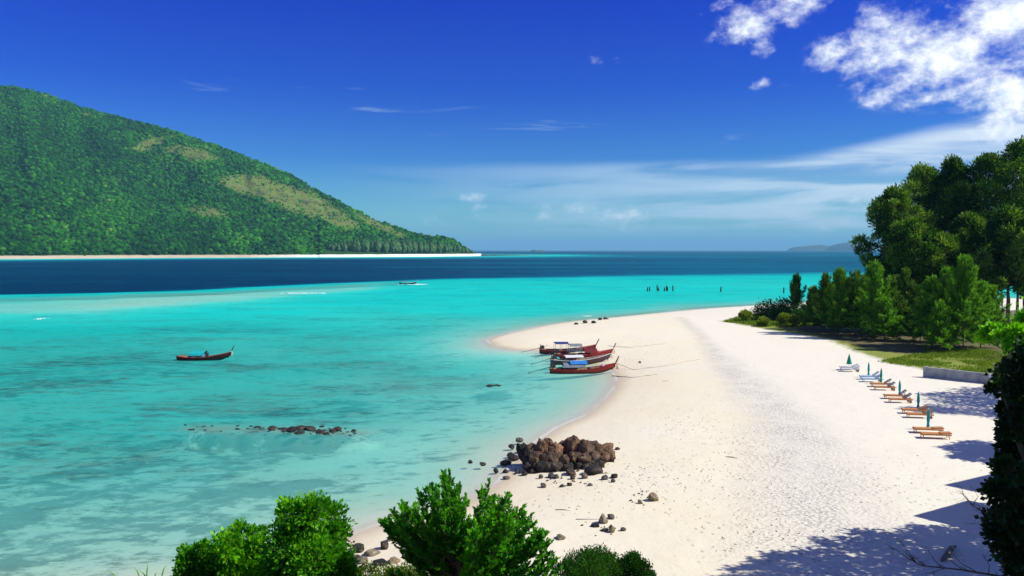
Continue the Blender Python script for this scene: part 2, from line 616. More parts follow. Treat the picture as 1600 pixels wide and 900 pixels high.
# coral rubble band
rub = t.attr('rubble').outputs['Fac']
vo = t.node('ShaderNodeTexVoronoi', feature='F1')
t.put(vo.inputs['Vector'], t.mapping(P_, scale=(1, 1, 1)))
vo.inputs['Scale'].default_value = 4.2
spk = t.m('MULTIPLY', t.mr(vo.outputs['Distance'], 0.42, 0.62, 0, 1), rub)
c = t.mix(t.m('MULTIPLY', rub, 0.22), c, (0.52, 0.50, 0.46))
spk = t.m('MULTIPLY', spk, t.mr(t.noise(P_, .35, 4, .6), .38, .6, .25, 1))
c = t.mix(t.m('MULTIPLY', spk, 0.42), c, (0.27, 0.26, 0.25))
# footprints and scattered bits of driftwood, leaf and shell
foot = t.attr('tread').outputs['Fac']
vf = t.node('ShaderNodeTexVoronoi', feature='F1')
t.put(vf.inputs['Vector'], t.mapping(P_, scale=(1.1, 0.75, 1)))
vf.inputs['Scale'].default_value = 1.9
fp = t.m('MULTIPLY', t.mr(vf.outputs['Distance'], 0.10, 0.26, 1, 0), t.m('ADD', foot, t.mr(n_big, .5, .62, .0, .3), clamp=True))
c = t.mix(t.m('MULTIPLY', fp, 0.75), c, (0.36, 0.28, 0.18))
bits = t.m('MULTIPLY', t.mr(n_grit, 0.66, 0.72, 0, 1), t.m('ADD', foot, t.m('MULTIPLY', t.mr(n_big, 0.5, 0.62), 0.35)), clamp=True)
c = t.mix(t.m('MULTIPLY', bits, 0.55), c, (0.24, 0.17, 0.10))
# wrack lines left by the tide
wv = t.m('ADD', t.attr('shore').outputs['Fac'], t.m('MULTIPLY', t.noise(P_, 0.25, 4), 5.0))
wl = t.mr(t.m('ABSOLUTE', t.m('SUBTRACT', t.m('PINGPONG', wv, 3.1), 0.5)), 0.0, 0.10, 1, 0)
wl = t.m('MULTIPLY', wl, t.mr(t.noise(P_, 1.4, 3), 0.5, 0.65, 0, 0.4))
wl = t.m('MULTIPLY', wl, t.mr(t.attr('shore').outputs['Fac'], 18, 26, 1, 0))
c = t.mix(wl, c, (0.50, 0.41, 0.30))
# green cover, leaf litter and the earth of the near slope
g_ = t.attr('green').outputs['Fac']
gm = t.mr(t.m('ADD', g_, t.m('MULTIPLY', t.m('SUBTRACT', n_mid, 0.5), 1.0)), 0.35, 0.62)
gc = t.ramp(n_fine, [(0.3, (0.09, 0.13, 0.02)), (0.5, (0.20, 0.25, 0.035)), (0.7, (0.36, 0.34, 0.10))])
c = t.mix(gm, c, gc)
l_ = t.attr('litter').outputs['Fac']
lm = t.mr(t.m('ADD', l_, t.m('MULTIPLY', t.m('SUBTRACT', n_mid, 0.5), 1.2)), 0.35, 0.7, 0, 0.92)
lc = t.ramp(n_fine, [(0.3, (0.06, 0.045, 0.025)), (0.55, (0.12, 0.10, 0.05)), (0.7, (0.22, 0.19, 0.12))])
c = t.mix(lm, c, lc)
e_ = t.attr('earth').outputs['Fac']
ec = t.ramp(n_fine, [(0.3, (0.05, 0.04, 0.02)), (0.5, (0.11, 0.10, 0.04)), (0.7, (0.09, 0.13, 0.03))])
c = t.mix(e_, c, ec)
# seabed: reef and weed patches on pale sand
reef = t.attr('reef').outputs['Fac']
rn = t.noise(t.mapping(P_, scale=(.8, 1, 1)), 0.22, 6, 0.72, 0.4)
rn2 = t.noise(t.mapping(P_, scale=(.6, 1, 1), rot=(0, 0, .3)), 0.9, 5, 0.7)
rm = t.m('ADD', t.m('MULTIPLY', rn, 0.52), t.m('MULTIPLY', rn2, 0.48))
rm = t.mr(t.m('ADD', rm, t.m('MULTIPLY', reef, 0.16)), 0.55, 0.66, 0, 1, True)
rm = t.m('MULTIPLY', rm, t.mr(reef, 0.02, 0.2))
rc = t.mix(t.noise(P_, 2.2, 4, .7), (0.03, 0.035, 0.03), (0.22, 0.17, 0.11))
c = t.mix(t.m('MULTIPLY', rm, 0.9), c, rc)
t.put(p.inputs['Base Color'], c)
t.put(p.inputs['Roughness'], t.mr(wetn, 0.0, 1.2, 0.35, 0.9))
p.inputs['Specular IOR Level'].default_value = 0.2
hh = t.m('ADD', t.m('MULTIPLY', n_fine, 0.35), t.m('MULTIPLY', n_mid, 0.8))
hh = t.m('SUBTRACT', hh, t.m('MULTIPLY', t.m('ADD', spk, fp), 0.6))
t.put(p.inputs['Normal'], t.bump(hh, 0.45, 0.10))
t.l.new(p.outputs[0], out.inputs[0])

# sea: tinted transparency over the real seabed, body colour by depth, weak rippled reflection
m, t, out = new_mat('sea')
M['sea'] = m
P_ = t.node('ShaderNodeNewGeometry').outputs['Position']
dep = t.attr('depth').outputs['Fac']
ln = t.noise(P_, 0.035, 5, 0.6)
l2 = t.noise(t.mapping(P_, scale=(.25, 1, 1)), 0.006, 5, .6)
dj = t.m('MULTIPLY', t.m('MULTIPLY', dep, t.mr(ln, 0.3, 0.7, 0.82, 1.2)), t.mr(l2, .3, .7, .6, 1.4))
body = t.ramp(t.m('DIVIDE', dj, 20.0), [
    (0.0, (0.25, 0.50, 0.40)), (0.035, (0.20, 0.72, 0.61)), (0.075, (0.015, 0.65, 0.55)), (0.12, (0.003, 0.59, 0.505)), (0.20, (0.001, 0.30, 0.33)),
    (0.35, (0.0005, 0.105, 0.18)), (0.6, (0.0003, 0.044, 0.105)), (1.0, (0.0003, 0.026, 0.078))])
dif = t.node('ShaderNodeBsdfDiffuse')
sn = t.noise(t.mapping(P_, scale=(.45, 1, 1), rot=(0, 0, .15)), 0.75, 6, .78)
sn2 = t.noise(t.mapping(P_, scale=(.5, 1, 1), rot=(0, 0, -.1)), 0.09, 5, .65)
wd = t.m('MULTIPLY', t.mr(t.m('ADD', t.m('MULTIPLY', sn, .55), t.m('MULTIPLY', sn2, .45)), .465, .63, 0, 1, True), t.m('MULTIPLY', t.mr(dep, 2.4, 4.5, 1, 0.2), t.mr(dep, .3, 1.4, .25, 1)))
weed = t.attr('weed').outputs['Fac']
big = t.noise(t.mapping(P_, scale=(.5, 1, 1)), 0.05, 4, .6)
body = t.mix(t.m('MULTIPLY', weed, t.mr(big, .35, .65, .40, .72)), body, (0.025, 0.30, 0.265))
body = t.mix(t.m('MULTIPLY', t.m('MULTIPLY', wd, t.mr(weed, 0, 1, .5, .95)), t.mr(dep, .3, 1.4, .25, 1)), body, t.mix(weed, (0.015, 0.22, 0.23), (0.038, 0.125, 0.125)))
t.put(dif.inputs[0], body)
tr = t.node('ShaderNodeBsdfTransparent')
tc_ = t.ramp(t.m('DIVIDE', dj, 5.0), [(0.0, (1, 1, 1)), (0.1, (0.78, 0.97, 0.95)), (0.3, (0.50, 0.93, 0.91)), (0.6, (0.28, 0.85, 0.84)), (1.0, (0.1, 0.7, 0.75))])
t.put(tr.inputs[0], tc_)
opac = t.m('SUBTRACT', 1.0, t.m('EXPONENT', t.m('MULTIPLY', dj, t.mr(t.attr('weed').outputs['Fac'], 0, 1, -0.70, -0.46))))
mx = t.node('ShaderNodeMixShader')
t.put(mx.inputs[0], opac)
t.l.new(tr.outputs[0], mx.inputs[1])
t.l.new(dif.outputs[0], mx.inputs[2])
gl = t.node('ShaderNodeBsdfGlossy')
gl.inputs['Roughness'].default_value = 0.12
Pw = t.mapping(P_, scale=(0.55, 1.0, 1), rot=(0, 0, math.radians(12)))
w1 = t.noise(Pw, 1.1, 4, 0.6, 0.3)
w2 = t.noise(t.mapping(P_, scale=(0.4, 1, 1), rot=(0, 0, math.radians(-8))), 0.16, 4, 0.6)
wh = t.m('ADD', t.m('MULTIPLY', w1, 0.35), t.m('MULTIPLY', w2, 1.0))
nb = t.bump(wh, 0.55, 0.55)
t.put(gl.inputs['Normal'], nb)
t.put(dif.inputs['Normal'], t.bump(wh, 0.5, 0.7))
lw = t.node('ShaderNodeFresnel')
lw.inputs[0].default_value = 1.33
t.put(lw.inputs['Normal'], nb)
fr = t.m('MINIMUM', t.m('MULTIPLY', lw.outputs[0], 0.34), 0.065)
mx2 = t.node('ShaderNodeMixShader')
t.put(mx2.inputs[0], t.m('MULTIPLY', fr, t.mr(dep, 0.0, 0.12)))
t.l.new(mx.outputs[0], mx2.inputs[1])
t.l.new(gl.outputs[0], mx2.inputs[2])
# foam where the water thins out on the sand
foam = t.node('ShaderNodeBsdfDiffuse')
foam.inputs[0].default_value = (0.85, 0.87, 0.86, 1)
fo = t.m('MULTIPLY', t.mr(t.m('ABSOLUTE', t.m('SUBTRACT', dep, 0.03)), 0.0, 0.035, 1, 0), t.mr(t.noise(P_, 0.12, 3, 0.5), 0.44, 0.62, 0.0, 0.4))
mx3 = t.node('ShaderNodeMixShader')
t.put(mx3.inputs[0], fo)
t.l.new(mx2.outputs[0], mx3.inputs[1])
t.l.new(foam.outputs[0], mx3.inputs[2])
t.l.new(mx3.outputs[0], out.inputs[0])

# ---------------------------------------------------------------- ground sheet and sea
def fan(rows, cols):
    """grid spread over the ground from under the camera; rows are forward distances, cols tangents"""
    yy, tt = np.meshgrid(rows, cols, indexing='ij')
    P = np.c_[(tt * np.maximum(yy, 6)).ravel(), yy.ravel()]
    nr, nc = len(rows), len(cols)
    i = np.arange(nr * nc).reshape(nr, nc)
    Fc = np.c_[i[:-1, :-1].ravel(), i[:-1, 1:].ravel(), i[1:, 1:].ravel(), i[1:, :-1].ravel()]
    return P, Fc


def px_rows(y0, y1, step):
    return H * F / (np.arange(y0, y1, -step) - 391.0)


cols = np.concatenate([np.linspace(-3.2, -0.72, 22)[:-1], np.linspace(-0.72, 0.80, 360), np.linspace(0.80, 3.2, 26)[1:]])
rows_g = np.concatenate([np.linspace(-60, 28, 24)[:-1], np.linspace(28, 36.6, 22), px_rows(899, 455, 2.0), px_rows(455, 412, 2.5), [1100, 1700, 2600, 5000, 20000, 61000]])
Pg, Fg = fan(rows_g, cols)
zg, sdg = terrain(Pg)
zg = np.where(Pg[:, 1] > 420, np.minimum(zg, -3.0 - 5 * np.clip((Pg[:, 1] - 420) / 500, 0, 1)), zg)
zg = np.maximum(zg, -12)
GREEN = np.array([tuple(ground(*p))[:2] for p in [(1122, 502), (1160, 493), (1200, 490), (1290, 490), (1300, 505), (1500, 510), (1700, 520), (1800, 640), (1640, 610), (1560, 592), (1440, 578), (1385, 566), (1330, 548), (1290, 530), (1200, 516)]])
LITTER = np.array([tuple(ground(*p))[:2] for p in [(1235, 515), (1260, 490), (1400, 484), (1700, 484), (1900, 500), (1750, 600), (1600, 570), (1500, 560), (1420, 556), (1340, 544), (1290, 530)]])
sg = sdf(Pg, GREEN)
slit = sdf(Pg, LITTER)
green = np.clip((sg + 2.0) / 5.0, 0, 1)
litter = np.clip((slit + 1.0) / 4.0, 0, 1)
hh_ = hill_h(Pg)
earth = np.clip((hh_ - 0.6) / 0.8, 0, 1) * (Pg[:, 1] < 60) * (sdg > -8)
# rubble ridge, traced on the sand
RUB = [(1062, 496, 10), (1090, 520, 12), (1120, 555, 22), (1165, 600, 40), (1215, 650, 62), (1240, 700, 85), (1260, 760, 110), (1290, 830, 140), (1320, 900, 170)]
rub = np.zeros(len(Pg))
rp = np.array([tuple(ground(a, b))[:2] for a, b, _ in RUB])
rw = np.array([max(c_ * (b - 391) ** -1 * 0 + c_ * (H / (b - 391)) , 1.0) for a, b, c_ in RUB])
for i in range(len(rp) - 1):
    A_, B_ = rp[i], rp[i + 1]
    d_ = B_ - A_
    tt_ = np.clip(((Pg - A_) @ d_) / (d_ @ d_), 0, 1)
    q_ = A_ + tt_[:, None] * d_
    w_ = rw[i] * (1 - tt_) + rw[i + 1] * tt_
    rub = np.maximum(rub, np.clip(1.25 - np.hypot(*(Pg - q_).T) / w_, 0, 1))
upper = np.zeros(len(Pg))
cx_line = np.interp(Pg[:, 1], rp[::-1, 1], (rp - np.c_[rw * .8, rw * 0])[::-1, 0])
upper = np.clip((Pg[:, 0] - cx_line) / 3.0, 0, 1)
TREAD = [(930, 735, 60), (1010, 745, 60), (1060, 790, 40), (1130, 850, 60), (1150, 700, 80), (1000, 545, 60), (1120, 490, 60), (1400, 760, 60), (1090, 660, 60)]
tread = np.zeros(len(Pg))
for a, b, w in TREAD:
    g_ = ground(a, b)
    r_ = 1.25 * w * g_.y / F
    tread = np.maximum(tread, np.exp(-((Pg[:, 0] - g_.x) ** 2 + ((Pg[:, 1] - g_.y) / 1.8) ** 2) / (r_ * r_)))
# where coral shows on the seabed
reef = 0.28 + 0.55 * np.clip((85 - Pg[:, 1]) / 40, 0, 1) * np.clip((520 - colpx(Pg)) / 200, 0, 1)
for a, b, wx, wy, am in [(60, 560, 300, 40, .9), (250, 500, 360, 10, 1.0), (560, 620, 260, 22, .7), (400, 668, 200, 13, 1.5), (480, 672, 90, 10, 2.2), (380, 745, 200, 34, 1.0), (470, 735, 60, 14, 1.5), (120, 840, 160, 40, .5),
                         (30, 680, 60, 30, .8), (820, 560, 40, 8, .3), (770, 602, 30, 8, 1.9), (1150, 450, 260, 9, .9), (750, 470, 300, 14, .5), (620, 800, 60, 20, .5), (1000, 470, 90, 8, .5), (150, 500, 260, 5, 1.4), (60, 503, 100, 4, 1.6), (290, 499, 50, 4, 1.8), (390, 493, 50, 3, 1.6)]:
    q = sea_pt(a, b)
    rx_ = wx * q[1] / F
    q1, q2 = sea_pt(a, b - wy)[1], sea_pt(a, b + wy)[1]
    ry_ = (q1 - q2) / 2
    reef = np.maximum(reef, am * np.exp(-(((Pg[:, 0] - q[0]) / rx_) ** 2 + ((Pg[:, 1] - q[1]) / ry_) ** 2)))
reef *= np.clip((-sdg - 1) / 8, 0, 1)
reef *= 1 - .9 * np.clip((Pg[:, 1] - 175) / 25, 0, 1) * (colpx(Pg) < 700)
zg = zg + np.where(sdg < -3, 0.25 * np.clip(reef, 0, 1.5) * np.maximum(vnoise(Pg, 2.2, 41), 0), 0)
me = npmesh('sand', np.c_[Pg, zg], Fg, M['sand'], True, dict(shore=np.clip(sdg, -5, 60), upper=upper, rubble=rub, tread=tread, green=green, litter=litter, earth=earth, reef=reef))
link('sand', me, kind='structure')

rows_w = np.concatenate([np.linspace(5, 34, 8)[:-1], px_rows(930, 460, 1.6), px_rows(460, 398, 0.85), px_rows(398, 392.2, 0.4), [22000, 61000]])
cols_w = np.concatenate([np.linspace(-3.2, -0.72, 30)[:-1], np.linspace(-0.72, 0.80, 320), np.linspace(0.80, 3.2, 30)[1:]])
Pw_, Fw_ = fan(rows_w, cols_w)
sdw = sdf(Pw_, LANDPOLY)
dw = depth_at(Pw_, sdw)
me = npmesh('sea', np.c_[Pw_, np.zeros(len(Pw_))], Fw_, M['sea'], True, dict(depth=dw, weed=np.clip((190 - Pw_[:, 1]) / 90, 0, 1) * np.clip((-sdw - 2) / 22, 0, 1)))
keep = None
link('sea', me, kind='structure')

# ---------------------------------------------------------------- wooded island across the channel
RIDGE = [(-900, 140), (-500, 100), (-250, 108), (-60, 122), (0, 133), (40, 137), (80, 147), (130, 166), (200, 184), (270, 201), (330, 222), (370, 237), (410, 252), (450, 268), (500, 297), (560, 328), (600, 345), (640, 359), (665, 366), (695, 366), (712, 372), (728, 384), (742, 394), (750, 398.6)]
HC = np.concatenate([np.linspace(-900, -60, 50)[:-1], np.linspace(-60, 752, 330)])
HT = np.concatenate([np.linspace(0, 0.10, 7)[:-1], np.linspace(0.10, 1.0, 90), np.linspace(1.0, 1.5, 16)[1:]])
RX = np.array([r[0] for r in RIDGE], float)
RY = np.array([r[1] for r in RIDGE], float)
RYS = np.interp(np.linspace(-900, 750, 400), RX, RY)


def hill_pt(c, tt):
    c = np.asarray(c, float)
    tt = np.asarray(tt, float)
    d0 = rowd(FARSH, c)
    Wd = np.interp(c, [-900, 0, 300, 500, 640, 720, 750], [1500, 1150, 900, 620, 330, 130, 30])
    top = np.interp(c, RX, RY) + 1.2 * vnoise(np.c_[c, c * 0], 14.0, 3)
    d1 = d0 + Wd
    hr = np.maximum((391 - top) * d1 / F + H - 11, 3)
    s = np.clip(tt, 0, 1)
    prof = 0.30 * s + 0.70 * (0.5 - 0.5 * np.cos(np.pi * s ** 0.92))
    prof = np.where(c > 500, prof * 0.8 + 0.2 * s ** 0.5, prof)
    z = hr * prof
    gul = vnoise(np.c_[c / 90.0 + 0.5 * s, s * 1.2], 1.0, 11, 4)
    z = z * (1 - 0.46 * np.sin(np.pi * s) * (0.5 + 0.5 * gul))
    z = z + 3.5 * np.clip(tt / 0.02, 0, 1)
    back = np.clip(tt - 1, 0, 1)
    z = z * (1 - 1.2 * back) - 10 * back
    y = d0 + Wd * tt
    x = (c - 800) / F * y
    return np.c_[x, y, z]


cc, tt = np.meshgrid(HC, HT, indexing='xy')
Vh = hill_pt(cc.ravel(), tt.ravel())
Vh[:len(HC), 2] = -1.5
nr, nc = len(HT), len(HC)
ii = np.arange(nr * nc).reshape(nr, nc)
Fh = np.c_[ii[:-1, :-1].ravel(), ii[:-1, 1:].ravel(), ii[1:, 1:].ravel(), ii[1:, :-1].ravel()]


def meadow(c, pyy):
    """how open the woodland is, over the slope"""
    n = vnoise(np.c_[c, pyy * 1.6], 26.0, 51)
    n2 = vnoise(np.c_[c, pyy * 1.6], 9.0, 52)
    v = np.zeros(len(c))
    for a, b, wx, wy, rot, am in [(400, 292, 62, 17, 12, 1.3), (460, 312, 62, 20, 20, 1.25), (515, 335, 50, 15, 25, 1.1), (590, 352, 55, 8, 24, .9), (240, 222, 40, 8, -15, .75), (300, 240, 55, 14, 10, .75), (220, 232, 25, 8, 0, .6), (330, 332, 45, 12, 8, .7), (140, 180, 40, 8, 10, .5), (70, 255, 40, 9, 0, .4), (180, 285, 30, 7, 0, .4)]:
        r = math.radians(rot)
        u = ((c - a) * math.cos(r) + (pyy - b) * math.sin(r)) / wx
        w = (-(c - a) * math.sin(r) + (pyy - b) * math.cos(r)) / wy
        v = np.maximum(v, am * np.exp(-(u * u + w * w)))
    return np.clip(v + 0.28 * n + 0.15 * n2 - 0.1, 0, 1.2)


def to_px(V):
    y = V[:, 1]
    zc = y * CP - (V[:, 2] - H) * SP
    yc = y * SP + (V[:, 2] - H) * CP
    return 800 + F * V[:, 0] / zc, 450 - F * yc / zc


hpx, hpy = to_px(Vh)
open_ = meadow(hpx, hpy)
m, t, out = new_mat('island_ground')
P_ = t.node('ShaderNodeNewGeometry').outputs['Position']
s_ = t.node('ShaderNodeSeparateXYZ')
t.l.new(P_, s_.inputs[0])
p = t.node('ShaderNodeBsdfPrincipled')
n1 = t.noise(P_, 0.05, 5, 0.7)
n2 = t.noise(P_, 0.022, 7, 0.72)
g1 = t.ramp(n2, [(0.34, (0.045, 0.055, 0.035)), (0.45, (0.13, 0.15, 0.04)), (0.56, (0.12, 0.19, 0.03)), (0.68, (0.19, 0.16, 0.09)), (0.78, (0.11, 0.10, 0.08))])
g2 = t.mix(n2, (0.015, 0.05, 0.01), (0.03, 0.09, 0.015))
c = t.mix(t.mr(t.m('ADD', t.attr('open').outputs['Fac'], t.m('MULTIPLY', t.m('SUBTRACT', n1, 0.5), .8)), 0.12, 0.5), g2, g1)
shore_c = t.mix(t.mr(t.attr('column').outputs['Fac'], 380, 540), t.mix(n1, (0.42, 0.33, 0.22), (0.62, 0.52, 0.38)), (0.90, 0.86, 0.78))
c = t.mix(t.mr(t.m('ADD', s_.outputs[2], t.m('MULTIPLY', t.m('SUBTRACT', n1, 0.5), 3)), 4.5, 6.0), shore_c, c)
t.put(p.inputs['Base Color'], c)
p.inputs['Roughness'].default_value = 1
p.inputs['Specular IOR Level'].default_value = 0.05
t.put(p.inputs['Normal'], t.bump(n2, 1.0, 6.0))
t.l.new(p.outputs[0], out.inputs[0])
me = npmesh('hill', Vh, Fh, m, True, {'open': open_, 'column': hpx})
link('hill', me, kind='structure')


def ico(sub):
    bm = bmesh.new()
    bmesh.ops.create_icosphere(bm, subdivisions=sub, radius=1.0)
    V = np.array([v.co[:] for v in bm.verts])
    Fc = np.array([[v.index for v in f.verts] for f in bm.faces])
    bm.free()
    return V, Fc


def crown_blob(seed, sub=2, cut=-0.35, lump=0.28):
    V, Fc = ico(sub)
    V = V * (1 + lump * vnoise(V + seed * 3.3, 0.45, seed, 2)[:, None] * 1.6)
    cz = V[Fc].mean(1)[:, 2]
    Fc = Fc[cz > cut]
    used = np.unique(Fc)
    rm = -np.ones(len(V), int)
    rm[used] = np.arange(len(used))
    return V[used], rm[Fc]


def scatter_blobs(name, pts, rad, tone, mat, protos, flat=0.85, rng=RNG):
    Vs, Fs, Ts = [], [], []
    off = 0
    which = rng.integers(0, len(protos), len(pts))
    for k, (V0, F0) in enumerate(protos):
        idx = np.where(which == k)[0]
        if not len(idx):
            continue
        a = rng.uniform(0, 2 * np.pi, len(idx))
        ca, sa = np.cos(a)[:, None], np.sin(a)[:, None]
        r = rad[idx][:, None]
        st = rng.uniform(0.85, 1.15, (len(idx), 1))
        x = (V0[None, :, 0] * ca - V0[None, :, 1] * sa) * r * st + pts[idx, 0:1]
        y = (V0[None, :, 0] * sa + V0[None, :, 1] * ca) * r + pts[idx, 1:2]
        z = V0[None, :, 2] * r * flat * rng.uniform(0.8, 1.25, (len(idx), 1)) + pts[idx, 2:3]
        n = V0.shape[0]
        Vs.append(np.stack([x, y, z], -1).reshape(-1, 3))
        tz = np.repeat(tone[idx], n) + 0.10 * rng.standard_normal(len(idx) * n)
        Ts.append(tz)
        Fs.append((F0[None] + (np.arange(len(idx)) * n)[:, None, None] + off).reshape(-1, 3))
        off += n * len(idx)
    return npmesh(name, np.concatenate(Vs), np.concatenate(Fs), mat, False, {'tone': np.concatenate(Ts)})


m, t, out = new_mat('island_wood')
v = t.attr('tone').outputs['Fac']
P_ = t.node('ShaderNodeNewGeometry').outputs['Position']
n = t.noise(P_, 0.55, 4, 0.7)
col = t.ramp(t.m('ADD', v, t.m('MULTIPLY', t.m('SUBTRACT', n, 0.5), 0.95)), [(0.0, (0.006, 0.040, 0.006)), (0.33, (0.018, 0.130, 0.008)), (0.58, (0.05, 0.25, 0.010)), (0.8, (0.13, 0.33, 0.02)), (1.0, (0.24, 0.25, 0.08))])
p = t.node('ShaderNodeBsdfPrincipled')
t.put(p.inputs['Base Color'], col)
p.inputs['Roughness'].default_value = 0.9
p.inputs['Specular IOR Level'].default_value = 0.05
t.put(p.inputs['Normal'], t.bump(t.noise(P_, 0.8, 4, 0.7), 1.0, 3.0))
t.l.new(p.outputs[0], out.inputs[0])
M['island_wood'] = m

N = 68000
c_s = RNG.uniform(-180, 748, N)
t_s = RNG.uniform(0.0, 1.03, N) ** 0.85
Pp = hill_pt(c_s, t_s + 0.012)
wgt = np.interp(c_s, [-900, 0, 300, 500, 640, 720, 750], [1500, 1150, 900, 620, 330, 130, 60]) / 1150.0 * Pp[:, 1] / 2500
ppx, ppy = to_px(Pp)
op = meadow(ppx, ppy)
ok = (RNG.uniform(0, 1, N) < wgt * 1.05) & (RNG.uniform(0, 1, N) > np.clip((op - 0.15 + .25 * vnoise(np.c_[c_s, t_s * 260], 5.0, 77)) * 1.7, 0, 0.86))
ok &= (c_s < 505) | ((t_s + .012) * np.interp(c_s, [-900, 0, 300, 500, 640, 720, 750], [1500, 1150, 900, 620, 330, 130, 30]) > 46)
ok &= Pp[:, 2] > 4.5 + 2 * RNG.uniform(0, 1, N)
Pp, op, ppx, ppy = Pp[ok], op[ok], ppx[ok], ppy[ok]
rad = 0.80 * (2.6 + 5.6 * RNG.uniform(0, 1, len(Pp)) ** 1.6) * np.where(op > 0.3, 0.62, 1.0) * np.interp(ppy, [130, 300, 400], [0.85, 0.95, 1.0])
rad = rad * np.interp(ppx, [600, 745], [1.0, 0.75])
tone = 0.22 + 0.26 * vnoise(np.c_[ppx, ppy * 1.5], 30, 61) + 0.14 * RNG.standard_normal(len(Pp)) + 0.20 * vnoise(np.c_[ppx, ppy * 1.2], 95, 66) + 0.45 * np.clip(op, 0, .8)
tone = tone + 0.22 * np.exp(-((ppy - 385) / 60.0) ** 2) * vnoise(np.c_[ppx, ppy * 1.5], 12, 62)
Pp[:, 2] += rad * 0.45
protos = [crown_blob(k, 2, -0.30) for k in range(6)]
protos_s = [crown_blob(k, 1, -0.5, .2) for k in range(6)]
big_ = rad > 5.0
m1 = scatter_blobs('forest', Pp[big_], rad[big_], tone[big_], M['island_wood'], protos)
m2 = scatter_blobs('forest', Pp[~big_], rad[~big_], tone[~big_], M['island_wood'], protos_s)
VV, FF, TT, o_ = [], [], [], 0
for q_ in (m1, m2):
    nv = len(q_.vertices)
    v_ = np.empty(nv * 3, np.float32)
    q_.vertices.foreach_get('co', v_)
    l_i = np.empty(len(q_.loops), np.int32)
    q_.loops.foreach_get('vertex_index', l_i)
    t_a = np.empty(nv, np.float32)
    q_.attributes['tone'].data.foreach_get('value', t_a)
    VV.append(v_.reshape(-1, 3)); FF.append(l_i.reshape(-1, 3) + o_); TT.append(t_a)
    o_ += nv
me = npmesh('forest', np.concatenate(VV), np.concatenate(FF), M['island_wood'], False, {'tone': np.concatenate(TT)})
link('forest', me, kind='stuff', label='dense green woodland covering the hill of the island across the channel')
print('forest crowns', len(Pp))

M['row_wood'] = mat_leaf('island_row_leaf', (0.03, 0.075, 0.022), (0.075, 0.16, 0.05), (0.14, 0.24, 0.09), 0.1, .9, .05)

# far islands near the horizon
m_far = mat_plain('far_island_rock', (0.05, 0.08, 0.05), (0.09, 0.09, 0.07), 0.002, 1.0, 0, 0.01, 0.0)


def far_island(pts, dist, thick, label):
    Vv, Ff = [], []
    rng = np.random.default_rng(int(pts[0][0]))
    xs = np.linspace(pts[0][0], pts[-1][0], 60)
    ys = np.interp(xs, [p[0] for p in pts], [p[1] for p in pts])
    K = 9
    for i, (x, y) in enumerate(zip(xs, ys)):
        hgt = max((391 - y) * dist / F, 0) + H
        for k in range(K):
            q = k / (K - 1) * 2 - 1
            zz = hgt * math.sqrt(max(0, 1 - q * q)) * (1 if abs(q) > .01 else 1) - 10
            dy = dist + q * thick * (0.4 + 0.6 * math.sin(math.pi * (i + .5) / 60))
            Vv.append(((x - 800) / F * dist, dy, zz))
    Vv = np.array(Vv)
    Vv[:, 2] *= 1 + 0.04 * vnoise(Vv, 260, 3)
    idx = np.arange(60 * K).reshape(60, K)
    Ff = np.c_[idx[:-1, :-1].ravel(), idx[1:, :-1].ravel(), idx[1:, 1:].ravel(), idx[:-1, 1:].ravel()]
    tag(link('far_island', npmesh('far_island', Vv, Ff, m_far, True)), label, 'island', 'far islands on the horizon')


far_island([(1234, 391), (1240, 386), (1248, 384.5), (1258, 384), (1270, 382.5), (1282, 382), (1292, 384), (1302, 386), (1310, 384)], 15500, 700, 'low hazy blue island on the horizon left of the tall trees')
far_island([(1296, 391), (1302, 385), (1310, 380.5), (1322, 378.5), (1336, 379), (1350, 378), (1375, 381), (1400, 391)], 14000, 900, 'taller hazy blue island running behind the tall trees')
far_island([(828, 391), (832, 389.0), (835, 388.5), (838, 390), (843, 389.2), (850, 389.8), (853, 391)], 9000, 60, 'tiny dark islet on the open horizon in the middle')

# ---------------------------------------------------------------- air
hz = MB()
x0, x1, y0, y1, z0_, z1_ = -66000, 66000, -400, 61500, -14, 560
hz.box(((x0 + x1) / 2, (y0 + y1) / 2, (z0_ + z1_) / 2), (x1 - x0, y1 - y0, z1_ - z0_))
mh = bpy.data.materials.new('haze')
mh.use_nodes = True
th = NT(mh.node_tree)
th.n.clear()
oh = th.node('ShaderNodeOutputMaterial')
vh = th.node('ShaderNodeVolumePrincipled')
vh.inputs['Color'].default_value = (0.30, 0.72, 1.0, 1)
vh.inputs['Density'].default_value = 5.6e-5
th.l.new(vh.outputs[0], oh.inputs['Volume'])
HZ = hz.build('haze', mh, kind='stuff', label='thin blue sea haze in the air')

# ---------------------------------------------------------------- plants
def unit(v):
    return v / np.maximum(np.linalg.norm(v, axis=-1, keepdims=True), 1e-9)


def leaf_mesh(name, P, A, L, Wd, tone, mat, rng=RNG, fold=0.15):
    """many small pointed leaves; P base points, A growth direction"""
    n = len(P)
    A = unit(A)
    R = unit(rng.standard_normal((n, 3)))
    Sd = unit(np.cross(A, R))
    Nn = np.cross(Sd, A)
    L = np.broadcast_to(L, (n,))[:, None]
    Wd = np.broadcast_to(Wd, (n,))[:, None]
    b = P
    r = P + A * L * 0.45 + Sd * Wd * 0.5 + Nn * L * fold * 0.4
    l = P + A * L * 0.45 - Sd * Wd * 0.5 + Nn * L * fold * 0.4
    tp = P + A * L - Nn * L * fold * 0.3
    V = np.stack([b, r, tp, l], 1).reshape(-1, 3)
    Fc = np.arange(4 * n).reshape(n, 4)
    return npmesh(name, V, Fc, mat, False, {'tone': np.repeat(np.clip(tone, 0, 1), 4)})


